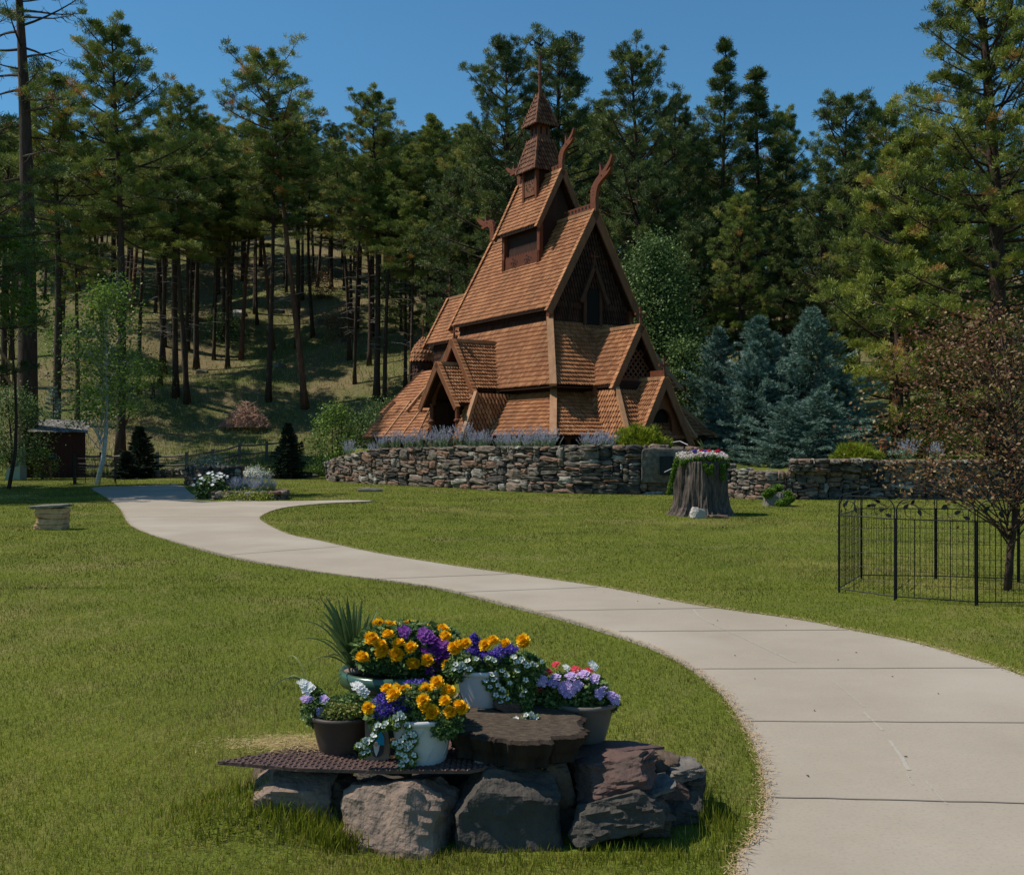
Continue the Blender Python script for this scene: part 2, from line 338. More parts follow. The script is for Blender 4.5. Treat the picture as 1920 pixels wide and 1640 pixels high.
# ------------------------------------------------------------ grass
def blades(X, Y, Z, h, w, rnd, lean=.45, two=False):
    n = len(X); a = NR.uniform(0, 2*np.pi, n); b = NR.uniform(0, 2*np.pi, n); l = NR.uniform(0, lean, n)*h
    P = np.stack([X, Y, Z], -1); s = np.stack([np.cos(a), np.sin(a), 0*a], -1)*(w/2)[:, None]
    tip = P+np.stack([np.cos(b)*l, np.sin(b)*l, h], -1)
    mb = MB()
    if two:
        mid = P+np.stack([np.cos(b)*l*.3, np.sin(b)*l*.3, h*.55], -1)
        V = np.stack([P-s, P+s, mid+s*.8, mid-s*.8, tip], 1).reshape(-1, 3); base = np.arange(n)*5
        mb.add(V, np.stack([base, base+1, base+2, base+3], -1), np.repeat(rnd, 5)); mb.F.append(np.stack([base+3, base+2, base+4], -1)); mb.M.append(np.zeros(n))
    else:
        V = np.stack([P-s, P+s, tip], 1).reshape(-1, 3); base = np.arange(n)*3
        mb.add(V, np.stack([base, base+1, base+2], -1), np.repeat(rnd, 3))
    return mb
PLAT = [(-.62, 4.02), (-.5, 3.96), (.35, 3.9), (.76, 4.1), (.72, 4.6), (-.2, 5.0), (-.75, 4.7), (-.7, 4.3)]
RNEAR = [(x, y) for x, y in WALL_L]
def patchy(X, Y):
    dry = 1.1*np.exp(-((X-3.6)/2.2)**2-((Y-20.3)/.9)**2)+.8*np.exp(-((X-5)/3.2)**2-((Y-13)/2.0)**2)+.7*np.exp(-((X+1.2)/.5)**2-((Y-7.6)/.8)**2)+.8*np.exp(-((X+1.25)/.25)**2-((Y-4.0)/.3)**2)
    return dry+(np.sin(X*1.3+Y*.7)+np.sin(X*.45-Y*1.1+2)+np.sin(X*2.9+Y*2.1+1)*.6+np.sin(X*.2+Y*.33)*.9)/3.5+.35*np.sin(X*.83+1.7*np.sin(Y*.37))*np.sin(Y*.61+1.3*np.sin(X*.5))
def lawn_mesh(n, y0, y1, h0, h1, w, two, m=.58, pw=1.0):
    u = NR.uniform(0, 1, n); Y = (y0**(1-pw)+u*(y1**(1-pw)-y0**(1-pw)))**(1/(1-pw)) if pw != 1 else y0*(y1/y0)**u
    X = NR.uniform(-1, 1, n)*(m*Y+.6)
    keep = ~in_poly(X, Y, PATH) & ~in_poly(X, Y, TERR) & ~in_poly(X, Y, PLAT)
    X, Y = X[keep], Y[keep]; p = patchy(X, Y)
    h = NR.uniform(h0, h1, len(X))*(1+.3*p)*(1+.06*np.clip(Y-5, 0, 40)*.3)
    r = np.clip(NR.normal(.40, .17, len(X))+.24*p, 0, .93); st = NR.uniform(0, 1, len(X)) < .04+.30*np.clip(p-.1, 0, 1); r[st] = NR.uniform(.8, 1, st.sum())
    ww = w*(np.clip(Y/7, .8, 4))*NR.uniform(.7, 1.3, len(X))
    return blades(X, Y, terr(X, Y)-.004, h, ww, r, .7, two)
mb = lawn_mesh(270000, 3.3, 11, .012, .036, .0030, True, pw=1.2)
tag(mb.build('lawn_grass', M['grass']), 'mown green lawn grass with straw patches', 'grass', kind='stuff')
mb = lawn_mesh(330000, 10.9, 48, .016, .036, .0040, False, pw=1.0)
tag(mb.build('lawn_grass', M['grass']), 'distant mown lawn grass running up to the stone wall', 'grass', kind='stuff')
# tall tufts and clippings round the planter and the path edge
X = []; Y = []; H = []; Rr = []
for (cx, cy, sx, sy, n, hh) in [(-.95, 3.98, .22, .06, 1000, .065), (-.85, 4.05, .12, .04, 400, .09), (-.68, 3.93, .07, .03, 260, .12), (-.2, 3.80, .3, .04, 400, .05), (.55, 3.86, .25, .05, 500, .06), (.85, 4.25, .05, .25, 500, .1), (-1.25, 4.15, .12, .12, 700, .07), (-.75, 4.0, .12, .03, 260, .10)]:
    X.append(NR.normal(cx, sx, n)); Y.append(NR.normal(cy, sy, n)); H.append(NR.uniform(.4, 1, n)*hh); Rr.append(np.clip(NR.normal(.42, .16, n), 0, .9))
X, Y, H, Rr = map(np.concatenate, (X, Y, H, Rr)); kk = ~in_poly(X, Y, PATH); X, Y, H, Rr = X[kk], Y[kk], H[kk], Rr[kk]
tag(blades(X, Y, terr(X, Y)-.004, H, np.full(len(X), .0045), Rr, .6, True).build('long_grass', M['grass']), 'uncut grass growing against the planter rocks', 'grass', kind='stuff')
E = [p for p in left if 2.2 < p[1] < 26]+[p for p in right if 4 < p[1] < 26]
ex = []; ey = []
for L_ in (left, right):
    for i in range(len(L_)-1):
        (x1, y1), (x2, y2) = L_[i], L_[i+1]
        if not 2.5 < y1 < 30: continue
        m_ = int(math.hypot(x2-x1, y2-y1)*420/max(1, y1/6))
        tt = NR.uniform(0, 1, m_); ex.append(x1+(x2-x1)*tt+NR.normal(0, .022, m_)); ey.append(y1+(y2-y1)*tt+NR.normal(0, .022, m_))
ex = np.concatenate(ex); ey = np.concatenate(ey); n = len(ex)
a = NR.uniform(0, 2*np.pi, n); l = NR.uniform(.015, .05, n)
P = np.stack([ex, ey, np.full(n, .02)+NR.uniform(0, .012, n)], -1); d = np.stack([np.cos(a)*l, np.sin(a)*l, NR.uniform(0, .012, n)], -1); s_ = np.stack([-np.sin(a), np.cos(a), 0*a], -1)*.0022
mb = MB(); mb.add(np.stack([P-s_, P+s_, P+d], 1).reshape(-1, 3), np.arange(3*n).reshape(-1, 3), np.repeat(NR.uniform(.75, 1, n), 3))
tag(mb.build('grass_clippings', ramp_mat('dry_clippings', [(.28, .17, .08), (.42, .30, .17)], .9)), 'dry tan grass clippings along the path edges', 'clippings', kind='stuff')
# wild grass on the hill
n = 110000; Y = 47+(NR.uniform(0, 1, n)**1.5)*70; X = NR.uniform(-1, 1, n)*.56*Y
k = ~in_poly(X, Y, TERR); X, Y = X[k], Y[k]; p = patchy(X*.35, Y*.35)
q = NR.uniform(-1, 1, len(X)) < p+1.1-(Y-50)/60; X, Y, p = X[q], Y[q], p[q]
nearf = np.clip(1-(Y-50)/9, 0, 1)
rr = np.clip(NR.normal(.55, .2, len(X))-.45*nearf*(X > -20), 0, 1)
tag(blades(X, Y, terr(X, Y)-.02, NR.uniform(.15, .4, len(X)), NR.uniform(.03, .07, len(X)), rr, .7).build('wild_grass', M['wild']), 'tall uncut grass covering the hillside', 'grass', kind='stuff')

n = 50; v = NR.uniform(4, 24, n); cx = 3.05-np.interp(v, [3, 5, 8, 12, 18, 26], [1.0, .75, .7, 2.2, 5.3, 9.6])+NR.uniform(-.9, .9, n); kk = in_poly(cx, v, PATH); cx, v = cx[kk], v[kk]; m_ = MB()
for x_, y_ in zip(cx, v):
    a_ = RND.uniform(0, 3.14); l_ = RND.uniform(.003, .009); m_.bar((x_-math.cos(a_)*l_, y_-math.sin(a_)*l_, .022), (x_+math.cos(a_)*l_, y_+math.sin(a_)*l_, .022), .005, .004, RND.random())
tag(m_.build('path_litter', ramp_mat('litter', [(.05, .035, .025), (.16, .11, .07)], .9)), 'small twigs and seeds scattered on the concrete', 'litter', kind='stuff')
# ------------------------------------------------------------ stave church
CH0 = Vector((1.12, 40.12, 1.35)); CZ = 1.35
church = thing('stave_church', 'brown timber stave church with stacked shingled roofs and dragon heads above the stone wall', 'church', CH0, math.radians(32.3))
OFF = (0, 0, CZ)
def shingles(mb, p00, p10, p11, p01, w=.112, h=.185, out=None, back=True, lo=0., hi=1.):
    p00, p10, p11, p01 = map(Vector, (p00, p10, p11, p01))
    ex = (p10-p00).normalized(); n = ex.cross((p01+p11)/2-(p00+p10)/2).normalized()
    if out is not None and n.dot(Vector(out)) < 0: n = -n
    es = n.cross(ex)
    if es.dot((p01+p11)/2-(p00+p10)/2) < 0: es = -es
    def loc(p): d = p-p00; return d.dot(ex), d.dot(es)
    a1, b1 = loc(p01); a2, b2 = loc(p11); a0 = loc(p10)[0]; H = max(b1, b2)
    if back: mb.add(np.array([p00-n*.03, p10-n*.03, p11-n*.03, p01-n*.03]), [(0, 1, 2, 3)], 0.0, 1 if False else 0)
    rows = max(1, int(round(H/h))); h = H/rows; Vs = []; As = []
    ex_, es_, n_, o_ = map(np.array, (ex, es, n, p00))
    for r in range(rows):
        s = r*h; t1 = min(1, (s+h*.5)/b1) if b1 > 0 else 1; t2 = min(1, (s+h*.5)/b2) if b2 > 0 else 1
        xl = a1*t1; xr = a0+(a2-a0)*t2
        if b1 < H-.01 and s > b1: continue
        for c in range(int(math.floor(min(xl, xr)/w))-1, int(math.ceil(max(xl, xr)/w))+2):
            x = (c+.5*(r % 2))*w
            if x < xl-.45*w or x > xr+.45*w: continue
            xa = max(x-w/2+.016, xl); xb = min(x+w/2-.016, xr)
            if xb-xa < .02: continue
            xm = (xa+xb)/2; j = RND.uniform(-.012, .012); e = RND.uniform(0, .012); sl_ = s-.06+j; t = .036+e
            pts = [(xa, s+h*1.02, .0), (xm, s+h*1.02, .024), (xb, s+h*1.02, .0), (xb, sl_+h*.5, t), (xm, sl_, t+.04), (xa, sl_+h*.5, t), (xb, sl_+h*.5, t-.03), (xm, sl_, t+.005), (xa, sl_+h*.5, t-.03)]
            Vs.append([o_+ex_*p[0]+es_*p[1]+n_*p[2] for p in pts]); As += [RND.uniform(.28, 1)]*9
    if Vs:
        k = len(Vs); base = np.arange(k)[:, None]*9; V = np.array(Vs).reshape(-1, 3)
        q = np.concatenate([base+np.array([f]) for f in ([0, 1, 4, 5], [1, 2, 3, 4], [5, 4, 7, 8], [4, 3, 6, 7])])
        mb.add(V, q, np.array(As)); tri = np.concatenate([base+np.array([[0, 5, 8]]), base+np.array([[3, 2, 6]])])
        mb.F.append(tri+mb.n-len(V)); mb.M.append(np.zeros(2*k))
def cross(name, base, h, axis, parent=church, w=.055):
    c = MB(); b = Vector(base); ax = Vector((1, 0, 0)) if axis == 'u' else Vector((0, 1, 0))
    c.box(b+Vector((0, 0, h/2)), (w, w, h)); ce = b+Vector((0, 0, h*.66)); c.bar(ce-ax*h*.3, ce+ax*h*.3, w*.9, w*.9, up=(0, 0, 1))
    for p in (ce-ax*h*.3, ce+ax*h*.3, b+Vector((0, 0, h))): c.box(p, (w*1.5, w*1.5, w*1.3))
    c.box(b+Vector((0, 0, h*.1)), (w*1.8, w*1.8, h*.2), taper=.5)
    return c.build(name, M['redtrim'], parent, off=OFF)
def gable(tag_, ax, mid, a0, a1, half, zE, zR, parent=church, bb=.17, crossh=0, ends=(1, 1), lift=.0, ov=.05, roofname='roof'):
    """gable roof with ridge along ax ('u'/'v') from a0 to a1, centred at mid across."""
    def P(a, b, z): return Vector((a, b, z)) if ax == 'u' else Vector((b, a, z))
    r = MB()
    for s in (-1, 1):
        shingles(r, P(a0, mid+s*half, zE), P(a1, mid+s*half, zE), P(a1, mid, zR), P(a0, mid, zR), out=P(0, s, .3))
    # underside boards
    rr = r.build(roofname, M['shingle'], parent, off=OFF)
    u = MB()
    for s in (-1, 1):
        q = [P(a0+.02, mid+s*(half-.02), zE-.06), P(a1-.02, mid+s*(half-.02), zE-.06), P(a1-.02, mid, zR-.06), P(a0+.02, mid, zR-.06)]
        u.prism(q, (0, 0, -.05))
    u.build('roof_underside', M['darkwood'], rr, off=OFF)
    rb = MB(); rb.bar(P(a0-.03, mid, zR+.06), P(a1+.03, mid, zR+.06), .13, .12); rb.build('ridge_beam', M['trimlight'], rr, off=OFF)
    for i, a in enumerate((a0, a1)):
        if not ends[i]: continue
        o = -1 if i == 0 else 1
        for s in (-1, 1):
            b = MB(); e = P(a+o*.05, mid+s*(half+.10), zE-.20); t = P(a+o*.05, mid+s*.0, zR+.06)
            d = (t-e).normalized(); nn = Vector((d.x, d.y, d.z)).cross(P(1, 0, 0)).normalized()
            if nn.z < 0: nn = -nn
            A = [e+nn*.07, t+nn*.07, t-nn*(bb-.03)+Vector((0, 0, 0)), e-nn*(bb-.07)]
            b.prism(A, P(o*.07, 0, 0), .6)
            b.build('barge_board', M['trim'], rr, off=OFF)
            # row of shingle caps along the rake
            cp = MB(); L_ = (t-e).length; k = int(L_/.17)
            for q in range(k):
                c0 = e.lerp(t, (q+.5)/k)+nn*.10; cp.bar(c0-d*.10+nn*(.0), c0+d*.09+nn*-.02, .16, .025, RND.uniform(.3, 1), up=nn)
            cp.build('rake_shingles', M['shingle'], rr, off=OFF)
    return rr
def hipbar(p, q, w=.12, h=.09, name='corner_board', mat='trimlight', parent=church):
    b = MB(); b.bar(p, q, w, h, .9); return b.build(name, M[mat], parent, off=OFF)
def tier(name, u1, va1, vb1, z1, u0, va0, vb0, z0, far=True, wood='shingle'):
    """hipped skirt roof: upper rectangle (u1, va1..vb1, z1) to eaves (u0, va0..vb0, z0)"""
    r = MB()
    T = [(-u1, va1, z1), (u1, va1, z1), (u1, vb1, z1), (-u1, vb1, z1)]; B = [(-u0, va0, z0), (u0, va0, z0), (u0, vb0, z0), (-u0, vb0, z0)]
    outs = [(0, -1, .3), (1, 0, .3), (0, 1, .3), (-1, 0, .3)]
    for i in range(4): shingles(r, B[i], B[(i+1) % 4], T[(i+1) % 4], T[i], out=outs[i])
    o = r.build(name, M[wood], church, off=OFF)
    for i in range(4):
        d = Vector((B[i][0], B[i][1], 0))-Vector((0, (va0+vb0)/2, 0)); d = Vector((math.copysign(1, d.x), math.copysign(1, d.y), 0))*.02
        for s in (1,):
            b = MB(); p = Vector(B[i])+d+Vector((0, 0, -.04)); q = Vector(T[i])+d+Vector((0, 0, .1))
            b.bar(p, q, .24, .12, .85, up=(d.x, d.y, .2)); b.build('corner_board', M['trimlight'], o, off=OFF)
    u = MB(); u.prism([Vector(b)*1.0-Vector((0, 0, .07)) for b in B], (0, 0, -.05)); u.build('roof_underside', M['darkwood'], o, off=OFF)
    return o
def wallbox(name, u, va, vb, z0, z1, mat='darkwood', sh=None):
    b = MB(); b.box((0, (va+vb)/2, (z0+z1)/2), (2*u, vb-va, z1-z0)); o = b.build(name, M[mat], church, off=OFF)
    if sh:
        s = MB(); k = .02
        for (p, q, out) in [((-u, va), (u, va), (0, -1, 0)), ((-u, va), (-u, vb), (-1, 0, 0)), ((u, va), (u, vb), (1, 0, 0))]:
            shingles(s, (p[0]+out[0]*k, p[1]+out[1]*k, z0), (q[0]+out[0]*k, q[1]+out[1]*k, z0), (q[0]+out[0]*k, q[1]+out[1]*k, z1), (p[0]+out[0]*k, p[1]+out[1]*k, z1), out=out, h=.22, back=False)
        s.build('wall_shingles', M[sh], o, off=OFF)
    return o
M['redshingle'] = ramp_mat('shaded_red_stained_shingle', [(.018, .006, .003), (.045, .015, .007), (.07, .026, .012)], .75, 4, .3, bump=.3, bscale=40)  # red-stained wall shingles, colour darkened further to stand for deep shade
# nave
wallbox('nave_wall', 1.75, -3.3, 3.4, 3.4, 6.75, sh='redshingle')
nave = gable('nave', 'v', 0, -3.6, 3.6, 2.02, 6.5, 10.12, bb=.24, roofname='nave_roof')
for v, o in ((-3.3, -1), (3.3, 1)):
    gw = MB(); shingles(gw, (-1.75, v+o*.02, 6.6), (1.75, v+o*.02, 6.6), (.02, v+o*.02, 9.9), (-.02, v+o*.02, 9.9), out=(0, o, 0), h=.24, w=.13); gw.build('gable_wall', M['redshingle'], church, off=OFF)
# gable window with its own little pediment
gwi = MB(); gwi.box((0, -3.42, 6.6), (.62, .14, 1.3)); wo = gwi.build('gable_window', M['black'], church, off=OFF)
for s in (-1, 1):
    hipbar((s*.62, -3.62, 6.75), (0, -3.62, 8.15), .1, .14, 'window_hood', 'redshingle', wo); hipbar((s*.36, -3.5, 5.9), (s*.36, -3.5, 7.3), .09, .12, 'window_frame', 'redshingle', wo)
cross('window_cross', (0, -3.62, 8.15), .5, 'u', wo, .028)
# tiers
tier('upper_tier_roof', 1.85, -3.4, 3.5, 6.02, 2.9, -5.13, 4.5, 3.62)
wallbox('upper_tier_wall', 2.35, -4.45, 4.0, 3.2, 3.75)
tier('lower_tier_roof', 2.45, -4.5, 8.2, 3.38, 3.66, -6.22, 9.0, 1.86)
# open gallery with round arches under the lower eaves
ga = MB()
for side in range(2):
    if side == 0: a, b = Vector((-3.35, -5.85, 0)), Vector((3.35, -5.85, 0))
    else: a, b = Vector((-3.35, -5.85, 0)), Vector((-3.35, 8.6, 0))
    L = (b-a).length; d = (b-a)/L; k = int(L/.5); up = Vector((0, 0, 1)); nn = d.cross(up)*.1
    for i in range(k):
        c = a+d*(i+.5)*L/k; r = .17; Wd = L/k/2; z0, z1 = CZ-.05, 2.02; zc = 1.66
        pts = [c-d*Wd+up*z1, c+d*Wd+up*z1, c+d*Wd+up*zc, c+d*r+up*zc]+[c+d*math.cos(t)*r+up*(zc+math.sin(t)*r) for t in np.linspace(.3, math.pi-.3, 6)]+[c-d*r+up*zc, c-d*Wd+up*zc]
        ga.prism(pts, nn); ga.box(c+d*Wd+up*(z0+zc)/2+nn*.5, (.13, .13, zc-z0), R=Matrix.Identity(3))
ga.build('arcade_gallery', M['redtrim'], church, off=OFF)
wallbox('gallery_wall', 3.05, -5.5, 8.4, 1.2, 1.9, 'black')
# choir and apse
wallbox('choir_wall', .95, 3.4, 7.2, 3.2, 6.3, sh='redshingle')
gable('choir', 'v', 0, 3.6, 7.5, 1.2, 6.1, 8.2, ends=(0, 1), roofname='choir_roof')
cross('choir_cross', (0, 7.5, 8.2), .65, 'u')
def choirtier():
    r = MB(); T = [(-1.15, 4.0, 4.9), (1.15, 4.0, 4.9), (1.0, 8.2, 4.9), (-1.0, 8.2, 4.9)]; B = [(-2.9, 4.0, 2.95), (2.9, 4.0, 2.95), (2.7, 9.3, 2.95), (-2.7, 9.3, 2.95)]
    outs = [(0, -1, .3), (1, 0, .3), (0, 1, .3), (-1, 0, .3)]
    for i in (1, 2, 3): shingles(r, B[i], B[(i+1) % 4], T[(i+1) % 4], T[i], out=outs[i])
    o = r.build('choir_tier_roof', M['shingle'], church, off=OFF)
    for p, q in ((B[3], T[3]), (B[2], T[2]), ((-2.93, 6.0, 2.98), (-1.1, 6.0, 4.95))): hipbar(Vector(p)+Vector((-.02, 0, .02)), Vector(q)+Vector((-.02, 0, .06)), parent=o)
choirtier()
wallbox('choir_gallery', 2.3, 4.0, 8.7, 2.6, 3.05)
for v in (4.9, 6.6): hipbar((-3.68, v+.1, 1.9), (-2.45, v, 3.45))
def cone(name, prof, c, seg=14, mat='shingle', w=.16):
    r = MB()
    for i in range(len(prof)-1):
        (r0, z0), (r1, z1) = prof[i], prof[i+1]
        rows = max(1, int(round(math.hypot(r1-r0, z1-z0)/.17)))
        for q in range(rows):
            a, b = q/rows, (q+1)/rows; ra, za = r0+(r1-r0)*a, z0+(z1-z0)*a; rb, zb = r0+(r1-r0)*b, z0+(z1-z0)*b
            kk = max(7, int(2*math.pi*max(ra, .12)/w))
            for k in range(kk):
                t0 = 2*math.pi*(k+.5*(q % 2)+.04)/kk; t1 = t0+2*math.pi*.92/kk; tm_ = (t0+t1)/2
                f = lambda rr, t, z: (c[0]+rr*math.cos(t), c[1]+rr*math.sin(t), z)
                v = [f(rb, t0, zb), f(rb, t1, zb), f(ra+.035, t1, za+.03), f(ra+.04, tm_, za-.05), f(ra+.035, t0, za+.03), f(ra, tm_, za-.05)]
                r.add(np.array(v), [(0, 1, 2, 3, 4), (4, 3, 5), (3, 2, 5)], RND.uniform(.15, 1))
    r.lathe([(a-.02, z) for a, z in prof], c, 16, 0.)
    return r.build(name, M[mat], church, off=OFF)
AC = (0, 10.15, 0)
cone('apse_dome', [(.66, 5.55), (.6, 5.95), (.42, 6.3), (.2, 6.55), (.03, 6.75)], AC)
cone('apse_drum', [(.52, 4.7), (.5, 5.6)], AC, mat='redshingle')
cone('apse_roof', [(2.2, 2.75), (1.5, 3.5), (.95, 4.2), (.55, 4.85)], (0, 9.7, 0))
cross('apse_cross', (0, 10.15, 6.7), .85, 'u', w=.045)
# side portal on the long side
def portal(ax, sgn, mid, kf, half, zE, zR, k0, nm):
    """steep gabled porch: ridge along ax from k0 to kf"""
    a, b = sorted((sgn*k0, sgn*kf)); return gable(nm, ax, mid, a, b, half, zE, zR, ends=(1, 0) if sgn < 0 else (0, 1), roofname=nm, bb=.2)
def P2(ax, a, b, z): return (a, b, z) if ax == 'u' else (b, a, z)
portal('u', -1, -.05, 3.95, 1.5, 3.62, 5.42, 1.9, 'upper_porch_roof')
cross('porch_cross', (-3.95, -.05, 5.45), .55, 'v')
gwm = MB(); gwm.add(np.array([(-3.6, -1.3, 3.3), (-3.6, 1.2, 3.3), (-3.6, 1.2, 3.7), (-3.6, -.05, 5.3), (-3.6, -1.3, 3.7)]), [(0, 1, 2, 3, 4)]); gwm.build('porch_gable', M['darkwood'], church, off=OFF)
po = portal('u', -1, -.3, 4.72, 1.35, 3.05, 4.5, 3.0, 'lower_porch_roof')
for v in (-1.3, .7):
    pm = MB(); pm.tube([(-4.5, v, 1.35), (-4.5, v, 3.1)], [.1, .085], 10, .7); pm.lathe([(.09, 0), (.14, .04), (.14, .09), (.09, .13)], (-4.5, v, 2.35), 10); pm.box((-4.5, v, 1.5), (.22, .22, .35))
    pm.build('porch_post', M['redtrim'], po, off=OFF)
    sw = MB(); sw.box((-4.0, v, 2.2), (.95, .06, 1.9)); sw.build('porch_wall', M['darkwood'], po, off=OFF)
arch = MB()
for s in (-1, 1):
    pts = [Vector((-4.52, -.3+s*1.0, 3.0)), Vector((-4.52, -.3+s*1.0, 3.25))]
    pts += [Vector((-4.52, -.3, 4.25))]+[Vector((-4.52, -.3+s*.8*math.cos(t), 3.0+.85*math.sin(t))) for t in np.linspace(math.pi/2, 0.05, 7)]
    arch.prism(pts, (.08, 0, 0))
arch.build('porch_arch', M['redtrim'], po, off=OFF)
dr = MB(); dr.box((-3.5, -.3, 2.3), (.08, 1.9, 2.0)); dr.build('porch_doorway', M['black'], po, off=OFF)
# shingled cheeks beside the portals
def cheek(name, ax, sgn, mid, kt, kb, ht, hb, zt, zb, kin_t, kin_b, gap=0.0):
    r = MB()
    for s in (-1, 1):
        c = MB()
        p = [P2(ax, sgn*kb, mid+s*hb, zb), P2(ax, sgn*kin_b, mid+s*hb, zb), P2(ax, sgn*kin_t, mid+s*ht, zt), P2(ax, sgn*kt, mid+s*ht, zt)]
        o = Vector(P2(ax, 0, s, 0)); shingles(c, *p, out=o, w=.15); c.build(name, M['shingle'], church, off=OFF)
        hipbar(Vector(p[0])+o*.02, Vector(p[3])+o*.02+Vector((0, 0, .05)), .14, .14)
    for s in (-1, 1):
        c = MB(); g0 = gap
        if g0 < hb: shingles(c, P2(ax, sgn*kb, mid+s*g0, zb), P2(ax, sgn*kb, mid+s*hb, zb), P2(ax, sgn*kt, mid+s*ht, zt), P2(ax, sgn*kt, mid+s*min(g0, ht), zt), out=P2(ax, sgn, 0, .3)); c.build('bay_roof', M['shingle'], church, off=OFF)
cheek('bay_side', 'u', -1, -.3, 4.0, 4.75, 1.5, 1.75, 3.4, 1.75, 2.4, 3.6, 1.1)
# west portal in the gable end
portal('v', -1, 0, 6.2, 1.12, 3.62, 5.62, 3.3, 'upper_portal_roof')
cross('portal_cross', (0, -6.25, 5.65), .62, 'u')
la = MB()
la.add(np.array([(-1.0, -5.9, 3.4), (1.0, -5.9, 3.4), (.9, -5.9, 3.75), (0, -5.9, 5.45), (-.9, -5.9, 3.75)]), [(0, 1, 2, 3, 4)], mat=1)
for i in range(-5, 6):
    x = i*.22
    for s in (-1, 1):
        a = Vector((x-s*.45, -5.98, 3.85)); b = Vector((x+s*.45, -5.98, 4.85)); pts = []
        for q in np.linspace(0, 1, 13):
            p = a.lerp(b, q)
            if abs(p.x) < (5.42-p.z)*.5: pts.append(p)
        if len(pts) > 1: la.bar(pts[0], pts[-1], .05, .04, .6, up=(0, 1, 0))
la.box((0, -5.98, 3.8), (1.9, .1, .12))
la.build('gable_lattice', [M['redtrim'], M['black']], church, off=OFF)
wallbox('portal_block', .95, -6.1, -3.4, 2.9, 3.75)
cheek('bay_side', 'v', -1, 0, 6.3, 7.45, 1.05, 1.45, 3.42, 1.75, 4.2, 6.0, .0)
lp = portal('v', -1, 0, 7.5, 1.15, 1.55, 3.72, 6.3, 'lower_portal_roof')
cross('portal_cross', (0, -7.5, 3.8), .62, 'u')
cr = MB(); cr.box((0, -7.15, 3.95), (.05, .7, .2)); cr.build('ridge_crest', M['redtrim'], lp, off=OFF)
pa = MB(); fv = -7.42
for s in (-1, 1):
    pts = [Vector((s*1.1, fv, 1.3)), Vector((s*1.1, fv, 1.6)), Vector((0, fv, 3.6)), Vector((0, fv, 2.75))]+[Vector((s*.42*math.sin(t), fv, 2.15+.6*math.cos(t))) for t in np.linspace(.2, math.pi/2, 6)]+[Vector((s*.42, fv, 1.3))]
    pa.prism(pts, (0, .12, 0))
pa.build('portal_arch', M['redtrim'], lp, off=OFF)
pd = MB(); pd.box((0, -6.9, 2.1), (.9, .5, 1.5)); pd.build('portal_doorway', M['black'], lp, off=OFF)
# valley pendants
for p in ((-2.93, -1.52, 3.5), (-1.12, -5.15, 3.48), (-1.15, -5.13, 3.5)):
    v = MB(); v.box(p, (.12, .12, .3), taper=.5); v.box((p[0], p[1], p[2]-.18), (.2, .2, .07)); v.build('valley_pendant', M['trim'], church, off=OFF)
# first roof turret
tb = MB(); tb.box((0, 0, 9.2), (1.56, 2.5, 2.3)); tw = tb.build('turret_wall', M['darkwood'], church, off=OFF)
gable('turret', 'v', 0, -1.5, 1.5, 1.07, 10.0, 12.1, roofname='turret_roof', bb=.16)
for s in (-1, 1):
    fb = MB(); fb.add(np.array([(-.78, s*1.26, 10.2), (.78, s*1.26, 10.2), (0, s*1.26, 11.85)]), [(0, 1, 2)]); fb.build('turret_gable', M['darkwood'], tw, off=OFF)
    for w_ in (-1, 1):
        pb = MB(); pb.bar((s*.86, w_*1.28, 7.95+(0)), (s*.86, w_*1.28, 10.0), .17, .17, .6)
        for q in range(3): pb.bar((s*.95, w_*1.28+(q-1)*.06, 7.9), (s*.95, w_*1.28+(q-1)*.06, 9.0), .025, .03, .9)
        pb.build('turret_post', M['redtrim'], tw, off=OFF)
    cb = MB(); k = 12; x = s*.86
    pts = [(x, -1.15, 8.35), (x, 1.15, 8.35)]+[(x, 1.15-2.3*(i/(2*k)), 9.0+(.10 if i % 2 else 0)) for i in range(2*k+1)]
    cb.prism(pts, (s*.05, 0, 0), .3); cbo = cb.build('carved_board', M['redtrim'], tw, off=OFF)
    hol = MB()
    for cx in (-.5, .5):
        for q in range(12):
            t = q*2.4; rr = .05+.022*q; yv, zv = cx+rr*math.cos(t), 8.72+rr*.8*math.sin(t)
            hol.box((x+s*.053, yv, zv), (.012, .05, .07), R=Matrix.Rotation(t, 3, 'X'))
    hol.build('carving', M['black'], cbo, off=OFF)
